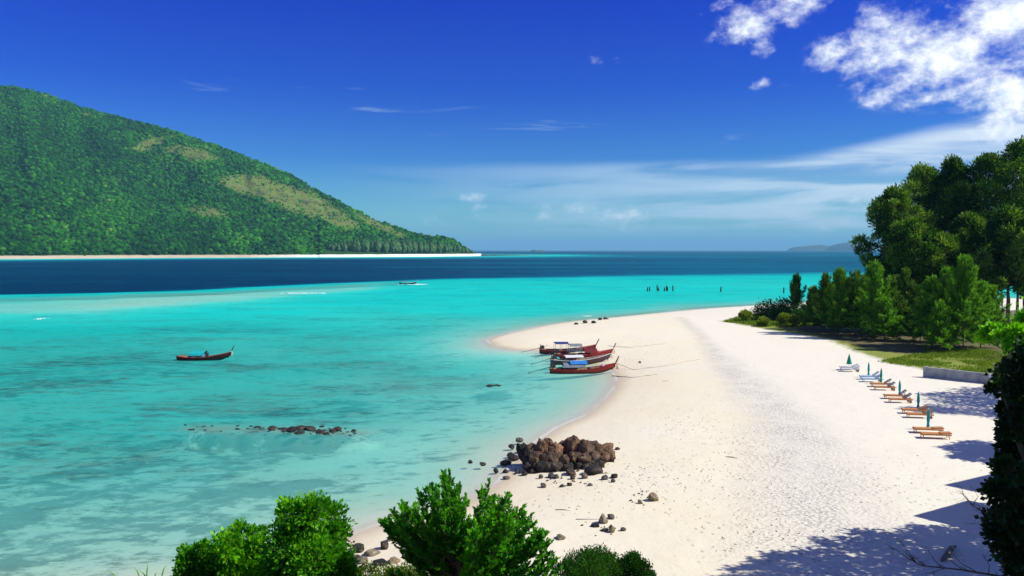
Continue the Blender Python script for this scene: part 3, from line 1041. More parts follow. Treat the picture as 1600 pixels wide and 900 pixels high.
def twig_mesh(name, P0, P1, r0, r1, mat, k=3):
    n = len(P0)
    P0, P1 = np.asarray(P0, float), np.asarray(P1, float)
    A = unit(P1 - P0)
    ref = np.where(np.abs(A[:, 2:3]) > 0.9, np.array([[1.0, 0, 0]]), np.array([[0, 0, 1.0]]))
    U = unit(np.cross(A, ref))
    Wv = np.cross(A, U)
    r0 = np.broadcast_to(r0, (n,))[:, None]
    r1 = np.broadcast_to(r1, (n,))[:, None]
    rings = []
    for P, r in ((P0, r0), (P1, r1)):
        for j in range(k):
            a = 2 * math.pi * j / k
            rings.append(P + (U * math.cos(a) + Wv * math.sin(a)) * r)
    V = np.stack(rings, 1).reshape(-1, 3)
    o = (np.arange(n) * 2 * k)[:, None]
    Fc = np.concatenate([o + np.array([[j, (j + 1) % k, k + (j + 1) % k, k + j]]) for j in range(k)])
    return npmesh(name, V, Fc, mat)


def join_seg(segs, pts, r0, r1):
    """adds a curved limb to a list of tapered pieces"""
    n = len(pts) - 1
    for i in range(n):
        segs.append((pts[i], pts[i + 1], r0 + (r1 - r0) * i / n, r0 + (r1 - r0) * (i + 1) / n))


def segs_mesh(name, segs, mat, k=5):
    a = np.array([s[0] for s in segs])
    b = np.array([s[1] for s in segs])
    return twig_mesh(name, a, b, np.array([s[2] for s in segs]), np.array([s[3] for s in segs]), mat, k)


def clump_tree(kind, base, clumps, twigs, leaves, L, Wd, mat, trunk_r=0.15, seed=1, up=0.3, spread=0.22, tone0=0.45, lean=None, shell=0.55, drop=0.0, clump_tone=0.18, **tags):
    """trunk, limbs to each foliage mass, twigs, and leaves gathered at the twig ends.
    clumps: (x, y, z, rx, ry, rz) in world metres"""
    rng = np.random.default_rng(seed)
    base = np.array(base, float)
    root = empty(kind, tuple(base), **tags)
    segs, tw0, tw1 = [], [], []
    C = np.array(clumps, float)
    C[:, :3] -= base
    top = C[:, :3].mean(0)
    low = min(C[:, 2] - C[:, 5])
    fork = np.array([top[0] * 0.45, top[1] * 0.45, max(0.25, low + 0.25 * (top[2] - low))])
    crown_top = np.array([top[0], top[1], C[:, 2].max()])
    tp = [np.zeros(3) - np.array([0, 0, 0.3]), fork * 0.5 + rng.normal(0, trunk_r * .5, 3), fork, fork * .4 + crown_top * .6, crown_top]
    join_seg(segs, tp, trunk_r, trunk_r * 0.3)
    Ps, As, Ts = [], [], []
    for c in C:
        cc_ = c[:3]
        t_ = rng.uniform(0.0, 0.5)
        s0 = fork * (1 - t_) + crown_top * t_
        mid = (s0 + cc_) / 2 + np.array([0, 0, -0.08 * np.linalg.norm(cc_ - s0)]) + rng.normal(0, .05, 3) * c[3]
        join_seg(segs, [s0, mid, cc_], trunk_r * 0.42, trunk_r * 0.14)
        K = max(3, int(twigs * (c[3] * c[5]) / (C[:, 3] * C[:, 5]).mean()))
        dr = unit(rng.standard_normal((K, 3)) + np.array([0, 0, up * 0.5]))
        rr = shell + (1.0 - shell) * rng.uniform(0, 1, K) ** 0.6
        e = cc_ + dr * rr[:, None] * c[3:6]
        tw0.append(np.repeat(cc_[None], K, 0))
        tw1.append(e)
        n = leaves
        q = rng.standard_normal((K, n, 3)) * spread * c[3:6].mean()
        P = e[:, None, :] + q
        P[..., 2] -= drop * np.abs(q[..., 0])
        A = dr[:, None, :] * 0.7 + unit(q) * 0.8 + np.array([0, 0, up])
        ct = tone0 + clump_tone * rng.standard_normal() * 0.6
        tt_ = ct + 0.15 * rng.standard_normal((K, 1)) + 0.17 * rng.standard_normal((K, n))
        Ps.append(P.reshape(-1, 3))
        As.append(A.reshape(-1, 3))
        Ts.append(tt_.ravel())
    P = np.concatenate(Ps)
    A = np.concatenate(As)
    T = np.concatenate(Ts)
    s = rng.uniform(0.5, 1.3, len(P))
    me = leaf_mesh('crown', P, A, L * s, Wd * s, T, mat, rng)
    link('crown', me, root)
    for a_, b_ in zip(np.concatenate(tw0), np.concatenate(tw1)):
        segs.append((a_, b_, trunk_r * .09, trunk_r * .03))
    link('trunk', segs_mesh('trunk', segs, M['bark'], 3), root)
    return root


def spray_tree(kind, base, tips, subs, leaves, sub_len, L, Wd, mat, trunk_r=0.12, seed=1, ang=0.75, rise=0.3, tone0=0.5, bow=0.35, start=0.25, droop=0.0, foot=None, **tags):
    """branches run from the stem to given tips; side shoots along them carry leaves in two ranks"""
    rng = np.random.default_rng(seed)
    base = np.array(base, float)
    root = empty(kind, tuple(base), **tags)
    tips = np.array(tips, float) - base
    hmax = tips[:, 2].max()
    top = tips[np.argmax(tips[:, 2])]
    segs, s0, s1 = [], [], []
    join_seg(segs, [np.array([0, 0, -0.3]), top * 0.33 + rng.normal(0, trunk_r * .4, 3), top * 0.7, top], trunk_r, trunk_r * 0.12)
    Ps, As, Ts, Ls = [], [], [], []
    for tip in tips:
        f = rng.uniform(0.05, 0.75)
        hz_ = tip[2] / hmax
        st = top * np.clip((foot if foot is not None else 0.15) + hz_ * f * 0.75, 0.03, 0.92)
        v = tip - st
        ln = np.linalg.norm(v)
        out = np.array([v[0], v[1], 0])
        ctrl = st + v * 0.5 + out * bow * 0.5 - np.array([0, 0, bow * 0.3 * np.linalg.norm(out)])
        ts = np.linspace(0, 1, 7)[:, None]
        cur = (1 - ts) ** 2 * st + 2 * ts * (1 - ts) * ctrl + ts ** 2 * tip
        join_seg(segs, list(cur), trunk_r * 0.28, trunk_r * 0.05)
        bt = tone0 + 0.12 * rng.standard_normal()
        ns = max(3, int(subs * ln / 2.0))
        for q in np.linspace(start, 1.0, ns):
            p0 = (1 - q) ** 2 * st + 2 * q * (1 - q) * ctrl + q * q * tip
            tg = unit(2 * (1 - q) * (ctrl - st) + 2 * q * (tip - ctrl))
            side = unit(np.cross(tg, rng.standard_normal(3)))
            d = unit(tg * math.cos(ang) + side * math.sin(ang) * rng.uniform(.6, 1.2) + np.array([0, 0, rise]))
            if q > 0.97:
                d = tg
            sl_ = sub_len * rng.uniform(0.5, 1.15) * (1.15 - 0.55 * q)
            s0.append(p0)
            s1.append(p0 + d * sl_)
            k = np.linspace(0.08, 1, leaves)[:, None]
            pp = p0 + d * sl_ * k + np.array([0, 0, -droop]) * (k * k) * sl_
            sd = unit(np.cross(d, np.array([0, 0, 1.0]) + 0.3 * rng.standard_normal(3)))
            sgn = np.where(np.arange(leaves) % 2, 1, -1)[:, None]
            Ps.append(pp)
            As.append(d * 0.75 + sd * sgn * 0.8 + rng.standard_normal((leaves, 3)) * 0.22 + np.array([0, 0, 0.15 - droop]))
            Ts.append(bt + 0.10 * rng.standard_normal() + 0.16 * (k[:, 0] - 0.4) + 0.07 * rng.standard_normal(leaves))
    P, A, T = np.concatenate(Ps), np.concatenate(As), np.concatenate(Ts)
    s = rng.uniform(0.75, 1.2, len(P))
    link('crown', leaf_mesh('crown', P, A, L * s, Wd * s, T, mat, rng), root)
    for a_, b_ in zip(s0, s1):
        segs.append((a_, b_, trunk_r * .05, trunk_r * .02))
    link('trunk', segs_mesh('trunk', segs, M['bark'], 3), root)
    return root


def px_clumps(lst, dist, ratio=1.0, dz=0.8, seed=0):
    """foliage masses given where the photograph shows them, spread in depth"""
    rng = np.random.default_rng(seed)
    out = []
    for q in lst:
        px, py, r = q[:3]
        d = dist + (q[3] if len(q) > 3 else rng.uniform(-dz, dz))
        p = at(px, py, d)
        R = r * d / F
        out.append((p.x, p.y, p.z, R, R, R * ratio))
    return out


def base_at(px, d):
    x = (px - 800) / F * d
    return (x, d, gz(x, d) - 0.05)


# --- the near slope, bottom of the view
def tips_from_outline(outl, d, depth, n, seed, bottom):
    rng = np.random.default_rng(seed)
    xs = np.array([o[0] for o in outl], float)
    ys = np.array([o[1] for o in outl], float)
    cx, hw = (xs[0] + xs[-1]) / 2, (xs[-1] - xs[0]) / 2
    res = []
    for i in range(n):
        x = rng.uniform(xs[0], xs[-1])
        y = np.interp(x, xs, ys) + 6
        off = rng.uniform(-1, 1) * depth * math.sqrt(max(0.05, 1 - ((x - cx) / hw) ** 2))
        y = y + (abs(off) / depth) ** 2 * 60 + (0 if i % 3 == 0 else rng.uniform(0, 1) ** 1.3 * (bottom - y))
        p = at(x, y, d + off)
        res.append((p.x, p.y, p.z))
    return res


OUT_C = [(598, 815), (612, 812), (628, 790), (645, 776), (662, 770), (680, 752), (695, 738), (712, 741), (728, 758), (742, 772), (756, 760), (770, 757), (782, 772), (792, 768), (806, 784), (822, 800), (836, 824), (850, 840), (862, 868), (872, 892)]
spray_tree('broadleaf_tree', base_at(735, 22.5), tips_from_outline(OUT_C, 22.5, 2.1, 150, 3, 945), 17, 15, 0.42, 0.135, 0.075, M['leaf_mid'], 0.13, 5, ang=0.7, rise=0.35, tone0=0.52, start=0.22, foot=0.1,
           label='bright green tree with upright feathery sprays in the foreground, below the brown rock outcrop', cat='tree')

clump_tree('broadleaf_tree', base_at(490, 23.5), px_clumps([(492, 800, 22), (462, 808, 24), (520, 815, 22), (440, 825, 18), (480, 835, 32), (520, 850, 28), (450, 860, 30), (495, 875, 34), (535, 885, 28), (425, 895, 26), (470, 905, 36), (520, 915, 34), (445, 930, 36), (500, 950, 40)], 23.5, 1.0, 0.9, 2),
           24, 62, 0.135, 0.095, M['leaf_bright'], 0.12, 8, up=0.35, spread=0.26, tone0=0.55, label='rounded bright green leafy tree at the bottom edge, right of the two low leafy bushes', cat='tree')
clump_tree('leafy_bush', base_at(380, 25), px_clumps([(398, 832, 11), (402, 852, 13), (375, 838, 15), (352, 852, 17), (385, 868, 22), (360, 884, 24), (398, 890, 24), (420, 905, 22), (372, 912, 28), (410, 930, 26)], 25, 1.0, 0.6, 4),
           18, 62, 0.14, 0.10, M['leaf_bright'], 0.06, 9, up=0.4, spread=0.28, tone0=0.62, label='light green bush with small upright tufts beside the rounded tree at the bottom', cat='bush')
clump_tree('leafy_bush', base_at(312, 25.5), px_clumps([(300, 866, 14), (322, 860, 13), (292, 882, 13), (315, 888, 20), (335, 890, 18), (300, 905, 20), (330, 915, 24), (310, 930, 24)], 25.5, 1.0, 0.5, 6),
           18, 62, 0.13, 0.095, M['leaf_bright'], 0.05, 10, up=0.4, spread=0.28, tone0=0.52, label='leftmost green bush at the bottom edge of the picture beside the tall grass blades', cat='bush')
clump_tree('round_shrub', base_at(925, 26), px_clumps([(930, 876, 22), (905, 884, 22), (952, 884, 20), (885, 893, 18), (925, 895, 26), (960, 900, 20), (900, 910, 26), (945, 918, 26)], 26, 0.8, 0.6, 7),
           70, 40, 0.07, 0.04, M['leaf_dark'], 0.06, 11, up=0.7, spread=0.20, tone0=0.66, label='dense dark green rounded shrub of fine leaves right of the feathery foreground tree', cat='shrub')
clump_tree('round_shrub', base_at(990, 26.5), px_clumps([(988, 880, 15), (975, 890, 13), (1002, 890, 14), (990, 902, 20), (1012, 905, 12)], 26.5, 0.85, 0.3, 8),
           60, 40, 0.07, 0.04, M['leaf_dark'], 0.04, 12, up=0.9, spread=0.22, tone0=0.55, label='smaller dark green shrub with upright shoots at the right end of the foreground greenery', cat='shrub')
clump_tree('low_scrub', base_at(590, 27), px_clumps([(575, 893, 12), (600, 897, 14), (560, 905, 16), (625, 902, 18), (590, 915, 20), (650, 905, 22), (550, 900, 12)], 27, 0.7, 0.5, 9),
           30, 34, 0.08, 0.045, M['grass'], 0.03, 13, up=0.7, spread=0.3, tone0=0.35, label='pale olive scrub low between the rounded tree and the feathery tree', cat='scrub')

# --- trees close by on the right, their shaded side painted into the leaf colour
dark = [(1600, 575, 22), (1582, 592, 24), (1562, 604, 13), (1605, 612, 28), (1640, 590, 45), (1680, 560, 55), (1598, 648, 26), (1580, 668, 18), (1620, 680, 38), (1587, 705, 26), (1575, 738, 18), (1605, 745, 36), (1568, 778, 22),
        (1590, 800, 32), (1560, 820, 22), (1585, 850, 30), (1615, 830, 40), (1650, 720, 60), (1655, 640, 55), (1680, 780, 70), (1605, 890, 26), (1640, 900, 50), (1700, 860, 70), (1720, 680, 70), (1740, 600, 60)]
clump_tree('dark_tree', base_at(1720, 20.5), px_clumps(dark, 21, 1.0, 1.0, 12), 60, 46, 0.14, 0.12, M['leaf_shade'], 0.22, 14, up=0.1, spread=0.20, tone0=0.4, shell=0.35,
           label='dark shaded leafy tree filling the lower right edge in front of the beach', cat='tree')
clump_tree('sunlit_tree', base_at(1700, 30), px_clumps([(1538, 530, 9), (1550, 522, 12), (1562, 516, 11), (1572, 528, 12), (1590, 520, 13), (1604, 508, 15), (1625, 500, 20), (1590, 540, 13), (1610, 535, 20), (1650, 500, 32), (1660, 540, 36), (1700, 520, 45), (1720, 570, 40)], 30, 0.8, 0.7, 13),
           34, 56, 0.16, 0.13, M['leaf_bright'], 0.12, 15, up=0.7, spread=0.30, tone0=0.85, label='bright green leafy branch reaching in at the right edge above the dark tree', cat='tree')

# --- casuarina grove behind the beach
def tall_tree(px, d, top, hw, bot, seed, label):
    rng = np.random.default_rng(seed)
    x = (px - 800) / F * d
    g = gz(x, d)
    k = d / F
    zt = H - (top - 391) * k
    zb = H - (bot - 391) * k
    R = hw * k
    cl = []
    n = 58
    for i in range(n):
        f = (i + 0.5) / n
        z = zb + (zt - zb) * f
        env = R * rng.uniform(.8, 1.2) * (0.55 + 0.75 * math.sin(math.pi * min(1, f * 0.85 + 0.12))) * (1.0 if f < 0.8 else (1 - f) / 0.2 * 0.8 + 0.15)
        a = i * 2.39996 + rng.uniform(-.4, .4)
        rr = env * rng.uniform(0.35, 1.0) * 0.88
        cr = R * rng.uniform(0.15, 0.34)
        cl.append((x + rr * math.cos(a), d + rr * math.sin(a), min(z, zt - cr * .7), cr, cr, cr * rng.uniform(.7, 1.0)))
    clump_tree('casuarina_tree', (x, d, g - .1), cl, 26, 18, 0.62, 0.22, M['needle_tall'], 0.30, seed, up=0.45, spread=0.25, tone0=0.58, shell=0.45, clump_tone=0.42, label=label, cat='tree', group='tall casuarina trees behind the beach')


for a in [(1394, 150, 298, 40, 452, 101, 'leftmost tall casuarina, its rounded crown standing against the pale sky'),
          (1440, 160, 264, 44, 440, 102, 'tall casuarina whose top rises just right of the leftmost rounded crown'),
          (1487, 152, 252, 36, 440, 103, 'tall casuarina with a narrow dark top in the middle of the grove'),
          (1512, 138, 338, 30, 452, 104, 'shorter bright green casuarina crown in front of the tall dark ones'),
          (1540, 150, 246, 48, 440, 105, 'broad casuarina crown right of the narrow dark top'),
          (1590, 142, 226, 48, 440, 106, 'tallest casuarina, at the right edge of the picture'),
          (1425, 136, 345, 38, 462, 107, 'dark lower casuarina under the second crown of the grove'),
          (1470, 134, 372, 36, 455, 108, 'dark lower casuarina behind the right-hand young trees'),
          (1575, 128, 330, 44, 456, 109, 'lower casuarina crown at the right edge above the bare trunks'),
          (1640, 148, 222, 52, 450, 110, 'casuarina mostly outside the right edge of the picture'),
          (1655, 128, 300, 50, 455, 111, 'casuarina outside the right edge, in front of the tallest ones')]:
    tall_tree(*a)
# bare trunks seen under the crowns at the right edge
for i, (px, d, w) in enumerate([(1556, 158, .16), (1578, 150, .2), (1592, 140, .24), (1568, 172, .14), (1602, 165, .2), (1545, 165, .14)]):
    b = base_at(px, d)
    r = empty('casuarina_tree', b, label='slender bare-trunked casuarina among the trunks at the right edge of the grove', cat='tree', group='bare trunked casuarinas at the right edge')
    rng = np.random.default_rng(300 + i)
    sg_ = []
    join_seg(sg_, [np.array([0, 0, -.2]), np.array([rng.normal(0, .2), 0, 4]), np.array([rng.normal(0, .4), 0, 9]), np.array([0, 0, 15.])], w, w * .4)
    link('trunk', segs_mesh('trunk', sg_, M['bark'], 6), r)
    P = rng.normal(0, 1.2, (1500, 3)) * [1, 1, 2.2] + [0, 0, 14]
    link('crown', leaf_mesh('crown', P, rng.standard_normal((1500, 3)) + [0, 0, .5], .5, .15, .3 + .15 * rng.standard_normal(1500), M['needle_tall'], rng), r)


def young_tree(px, d, top, hw, seed, label, mat='needle', n=64, low=0.10):
    rng = np.random.default_rng(seed)
    x = (px - 800) / F * d
    g = gz(x, d)
    Ht = H - (top - 391) * d / F - g
    R = 1.35 * hw * d / F
    low = min(low, .02)
    tips = [(x + .1, d, g + Ht)]
    for i in range(n):
        f = low + (1 - low) * (i + .5) / n
        env = R * (1.12 * (1 - f) ** 0.7 * min(1, 0.55 + f * 2.2) + 0.08)
        a = i * 2.39996
        rr = env * rng.uniform(.35, 1.1)
        tips.append((x + rr * math.cos(a), d + rr * math.sin(a), g + Ht * min(f + 0.06, 0.985)))
    r = spray_tree('young_casuarina', (x, d, g - .05), tips, 12, 12, 1.0, 0.50, 0.10, M[mat], 0.10, seed, ang=0.55, rise=0.45, tone0=0.6, bow=0.2, start=0.2, label=label, cat='tree', group='young feathery casuarinas beside the beach')
    return r


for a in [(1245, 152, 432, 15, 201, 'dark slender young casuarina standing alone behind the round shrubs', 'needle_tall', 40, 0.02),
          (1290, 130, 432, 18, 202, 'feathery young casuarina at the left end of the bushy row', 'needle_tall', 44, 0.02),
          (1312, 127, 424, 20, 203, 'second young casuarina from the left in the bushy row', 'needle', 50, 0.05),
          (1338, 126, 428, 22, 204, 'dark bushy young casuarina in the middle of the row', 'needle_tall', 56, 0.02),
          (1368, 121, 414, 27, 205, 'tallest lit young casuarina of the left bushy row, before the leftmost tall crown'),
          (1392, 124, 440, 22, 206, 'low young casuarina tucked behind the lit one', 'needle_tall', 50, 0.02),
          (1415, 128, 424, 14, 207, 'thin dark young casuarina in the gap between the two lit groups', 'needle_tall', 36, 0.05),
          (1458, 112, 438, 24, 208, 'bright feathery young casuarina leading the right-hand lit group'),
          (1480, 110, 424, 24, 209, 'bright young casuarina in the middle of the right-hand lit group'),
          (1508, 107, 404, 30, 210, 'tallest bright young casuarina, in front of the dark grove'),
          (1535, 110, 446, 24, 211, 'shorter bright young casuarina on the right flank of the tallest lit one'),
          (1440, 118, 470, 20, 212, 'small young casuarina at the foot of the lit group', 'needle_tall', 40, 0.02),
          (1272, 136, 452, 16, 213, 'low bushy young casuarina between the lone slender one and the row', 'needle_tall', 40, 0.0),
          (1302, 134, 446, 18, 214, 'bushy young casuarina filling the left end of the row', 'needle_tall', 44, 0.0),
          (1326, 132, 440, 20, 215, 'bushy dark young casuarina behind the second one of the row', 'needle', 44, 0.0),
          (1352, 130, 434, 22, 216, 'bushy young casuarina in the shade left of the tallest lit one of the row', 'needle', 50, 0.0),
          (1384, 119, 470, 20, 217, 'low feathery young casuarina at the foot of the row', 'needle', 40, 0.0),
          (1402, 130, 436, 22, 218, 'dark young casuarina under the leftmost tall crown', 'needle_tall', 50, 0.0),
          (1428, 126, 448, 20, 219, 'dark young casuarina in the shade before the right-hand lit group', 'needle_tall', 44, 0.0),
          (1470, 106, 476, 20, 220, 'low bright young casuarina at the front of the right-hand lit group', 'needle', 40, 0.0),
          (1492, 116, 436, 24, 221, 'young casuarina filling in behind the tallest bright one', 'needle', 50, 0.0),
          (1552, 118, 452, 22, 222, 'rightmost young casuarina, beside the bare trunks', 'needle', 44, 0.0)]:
    young_tree(*a)

# --- shrubs at the grass edge of the spit
for i, (px, py, r, d, lab, mt) in enumerate([
        (1198, 484, 15, 156, 'round dark green shrub where the grass meets the far beach', 'leaf_dark'),
        (1222, 482, 16, 153, 'taller round green shrub beside the lone slender casuarina', 'leaf_dark'),
        (1262, 488, 16, 148, 'shrub at the foot of the lone slender casuarina', 'leaf_dark'),
        (1165, 491, 6, 152, 'small light green bush at the tip of the grass patch', 'grass'),
        (1225, 497, 7, 143, 'small olive bush in the grass in front of the round shrubs', 'grass'),
        (1242, 499, 6, 141, 'low olive tuft between the grass and the dark shade', 'grass'),
        (1193, 502, 6, 142, 'low green tuft at the sandy edge of the grass patch', 'grass')]):
    cl = px_clumps([(px, py, r), (px - r * .7, py + r * .3, r * .75), (px + r * .7, py + r * .25, r * .8), (px, py + r * .6, r * .9)], d, 0.75, 1.0, 20 + i)
    clump_tree('shrub', base_at(px, d), cl, 34, 26, 0.26, 0.2, M[mt], 0.08, 40 + i, up=0.5, spread=0.24, tone0=0.72, label=lab, cat='shrub', group='shrubs at the grass edge')

# --- grass: blades on the grassy sand
def grass_stuff(name, poly, n, hgt, wd, seed, label, mat='grass', jitter=0.5, dens=None):
    rng = np.random.default_rng(seed)
    poly = np.array(poly)
    lo, hi = poly.min(0), poly.max(0)
    P = rng.uniform(lo, hi, (n * 3, 2))
    P = P[inside(P, poly)]
    cl_ = vnoise(P, 3.0, seed) + 0.4 * vnoise(P, 0.8, seed + 1)
    P = P[cl_ > -0.15 + rng.uniform(-.2, .2, len(P))][:n]
    z, _ = terrain(P)
    A = rng.normal(0, jitter, (len(P), 3)) + [0, 0, 1]
    s = rng.uniform(.6, 1.3, len(P))
    tn = .5 + .22 * vnoise(P, 6.0, seed + 2) + .12 * rng.standard_normal(len(P))
    link(name, leaf_mesh(name, np.c_[P, z], A, hgt * s, wd * s, tn, M[mat], rng), kind='stuff', label=label)


grass_stuff('grass', [tuple(ground(*p))[:2] for p in [(1130, 503), (1160, 494), (1200, 490), (1290, 489), (1300, 498), (1290, 507), (1230, 512), (1190, 510)]], 16000, 0.42, 0.12, 5, 'yellow green grass patch at the tip of the grove')
grass_stuff('grass', [tuple(ground(*p))[:2] for p in [(1370, 566), (1450, 549), (1530, 546), (1640, 560), (1660, 612), (1560, 592), (1440, 575)]], 15000, 0.30, 0.08, 6, 'sunlit yellow green grass behind the low concrete wall')
# tufts and long blades on the near slope, bottom left
rng = np.random.default_rng(55)
xs_ = rng.uniform(-12.5, -6.2, 2600)
ys_ = rng.uniform(21, 26, 2600)
P2 = np.c_[xs_, ys_]
z2, _ = terrain(P2)
link('grass', leaf_mesh('grass', np.c_[P2, z2], rng.normal(0, .4, (2600, 3)) + [0, 0, 1], rng.uniform(.3, .8, 2600), .035, rng.uniform(.2, .9, 2600), M['grass'], rng), kind='stuff', label='dry grass on the edge of the near slope at the bottom left')


def blade(px0, py0, px1, py1, d):
    a, b = np.array(at(px0, py0, d)), np.array(at(px1, py1, d + .3))
    m_ = (a + b) / 2 + np.array([0, 0, .12])
    s0 = np.array([1, .3, 0]) * .022
    V = np.array([a - s0, a + s0, m_ - s0 * .8, m_ + s0 * .8, b])
    me = bpy.data.meshes.new('grass_blade')
    me.from_pydata([tuple(v) for v in V], [], [(0, 1, 3, 2), (2, 3, 4)])
    me.materials.append(M['leaf_bright'])
    aa = me.attributes.new('tone', 'FLOAT', 'POINT')
    aa.data.foreach_set('value', [.5, .5, .7, .7, .9])
    return me


gb = empty('tall_grass', base_at(235, 24.5), label='long thin grass blades sticking up over the water at the bottom left', cat='grass tuft')
for q in [(185, 915, 168, 890), (222, 915, 208, 884), (228, 915, 232, 876), (236, 915, 212, 888), (240, 912, 246, 893), (250, 910, 262, 880), (238, 915, 226, 898), (270, 905, 274, 884)]:
    o = link('blade', blade(*q, 24.5), gb)
    o.matrix_parent_inverse = Matrix.Translation(-gb.location)

# --- row of casuarinas along the island's white beach
fp = [crown_blob(60 + k, 2, -0.9, 0.34) for k in range(4)]
fvar = []
for k in range(5):
    rng = np.random.default_rng(70 + k)
    n = 26
    f = np.linspace(0.10, 0.97, n)
    env = 0.235 * (1 - np.abs(f - .42) ** 1.7 * 1.9)
    a = np.arange(n) * 2.4
    pts = np.c_[np.cos(a) * env * .55, np.sin(a) * env * .55, f]
    fvar.append(scatter_blobs('crown', pts, np.maximum(env, .05) * rng.uniform(.45, .7, n), .50 + .13 * rng.standard_normal(n), M['row_wood'], fp, 1.1, rng))
tm = MB()
tm.tube([(0, 0, -.05), (0, 0, .5)], [.018, .012], 5)
tmesh = tm.mesh('trunk', M['bark'])
rng = np.random.default_rng(81)
cs = np.arange(516, 738, 4.6)
for i, c in enumerate(cs):
    c = c + rng.uniform(-1.8, 1.8)
    tp_ = np.interp(c, [515, 540, 600, 660, 700, 725, 740], [382, 375, 374, 376, 379, 384, 392]) + rng.uniform(-1.5, 3)
    d0 = float(rowd(FARSH, c))
    Wd_ = float(np.interp(c, [-900, 0, 300, 500, 640, 720, 750], [1500, 1150, 900, 620, 330, 130, 30]))
    t_ = rng.uniform(24, 40) / Wd_
    q = hill_pt([c], [t_])[0]
    hgt = (391 - tp_) * q[1] / F + H - q[2]
    r = empty('casuarina_tree', tuple(q - [0, 0, .5]), rng.uniform(0, 6), label='grey green feathery tree in the even row along the white beach of the island', cat='tree', group='row of trees along the island beach')
    r.scale = (hgt * 1.0, hgt * 1.0, hgt)
    link('crown', fvar[i % 5], r)
    link('trunk', tmesh, r)

# ---------------------------------------------------------------- rocks
def rock_geo(seed, sub=3, cuts=9, lump=0.22, rough=0.07, blocky=0):
    V, Fc = ico(sub)
    rng = np.random.default_rng(seed)
    if blocky:
        V = np.sign(V) * np.abs(V) ** blocky * .76
    V = V * (1 + lump * vnoise(V + seed, 0.9, seed % 97, 2)[:, None] * 1.4)
    for k in range(cuts):
        n = unit(rng.standard_normal(3))
        dcut = rng.uniform(0.55, 0.85)
        s = V @ n - dcut
        V = V - np.where(s > 0, s, 0)[:, None] * n * 0.95
    V = V * (1 + rough * vnoise(V + seed, 0.28, seed % 89, 3)[:, None] * 1.5)
    return V, Fc


ROCKS = {}
def rock_me(mat, seed, sub=3, **k):
    key = (mat, seed, sub)
    if key not in ROCKS:
        V, Fc = rock_geo(seed, sub, **k)
        ROCKS[key] = npmesh('rock', V, Fc, M[mat], False)
    return ROCKS[key]


def rock(px, py, w, h=None, mat='rock_grey', seed=1, label='', group=None, sub=3, deep=None, d=None, sink=.25, name='rock', z=None):
    """w, h in pixels of the photograph; py is the foot of the stone"""
    g = ground(px, py) if z is None else Vector((*sea_pt(px, py), z))
    k = g.y / F
    W_, H_ = w * k / 2, (h or w * .5) * k
    o = link(name, rock_me(mat, seed % 11 + 1, sub), None, label=label, cat='rock', group=group)
    o.scale = (W_, (deep or 1.0) * W_ * .9, H_ / (2 - 2 * sink) * 1.15)
    o.location = (g.x, g.y + W_ * .5 * (deep or 1), g.z + H_ * (0.5 - sink))
    o.rotation_euler = (0, 0, seed * 1.7)
    if abs(math.sin(seed * 1.7)) > .7 and deep:
        o.scale = (o.scale[1], o.scale[0], o.scale[2])
    return o


# the big outcrop: crags grown together
org = ground(892, 728)
out_root = empty('rock_outcrop', tuple(org), label='large craggy reddish brown rock outcrop with a dark wet base at the water line', cat='rock outcrop')
kk = org.y / F
# (px of centre, width px, top row, depth offset m, mat)
CR = [(833, 34, 692, 1.1, 'rock_brown'), (846, 30, 686, .5, 'rock_brown'), (858, 30, 683, 1.2, 'rock_brown'), (868, 26, 690, .2, 'rock_brown'), (880, 30, 684, 1.3, 'rock_brown'),
      (893, 34, 681, .9, 'rock_brown'), (903, 30, 680, .7, 'rock_brown'), (916, 30, 688, .1, 'rock_brown'), (926, 26, 684, 1.2, 'rock_brown'), (935, 30, 690, .5, 'rock_brown'),
      (947, 30, 690, .9, 'rock_brown'), (953, 26, 697, .6, 'rock_brown'), (944, 28, 706, .2, 'rock_brown'), (838, 26, 703, -.1, 'rock_brown'), (852, 28, 708, -.3, 'rock_brown'),
      (868, 30, 706, -.4, 'rock_brown'), (884, 28, 712, -.5, 'rock_brown'), (899, 30, 705, -.3, 'rock_brown'), (915, 30, 706, -.4, 'rock_brown'), (930, 28, 705, -.2, 'rock_brown'),
      (845, 24, 722, -.8, 'rock_wet'), (858, 24, 724, -.9, 'rock_wet'), (872, 26, 722, -1.0, 'rock_wet'), (888, 26, 724, -.9, 'rock_wet'), (903, 26, 722, -.8, 'rock_wet'), (918, 28, 722, -.8, 'rock_wet'), (934, 30, 722, -.7, 'rock_wet'),
      (828, 26, 712, .3, 'rock_wet'), (818, 20, 690, 1.6, 'rock_wet')]
rr_ = np.random.default_rng(4)
for i, (px, w, top, dy, mt) in enumerate(CR):
    d = org.y + dy
    x = (px - 800) / F * d
    zt = H - (top - 391) * d / F
    g = gz(x, d)
    hh2 = max(zt - g, .25)
    W_ = w * d / F / 2 * 1.05
    o = link('crag', rock_me(mt, 20 + i % 14, 4, cuts=18, lump=.30, rough=.12, blocky=.5), out_root)
    o.location = (x - org.x, d - org.y, g + hh2 * .42 - org.z)
    o.scale = (W_, W_ * rr_.uniform(.9, 1.3), hh2 * .62)
    o.rotation_euler = (rr_.uniform(-.15, .15), rr_.uniform(-.2, .2), rr_.uniform(0, 6))

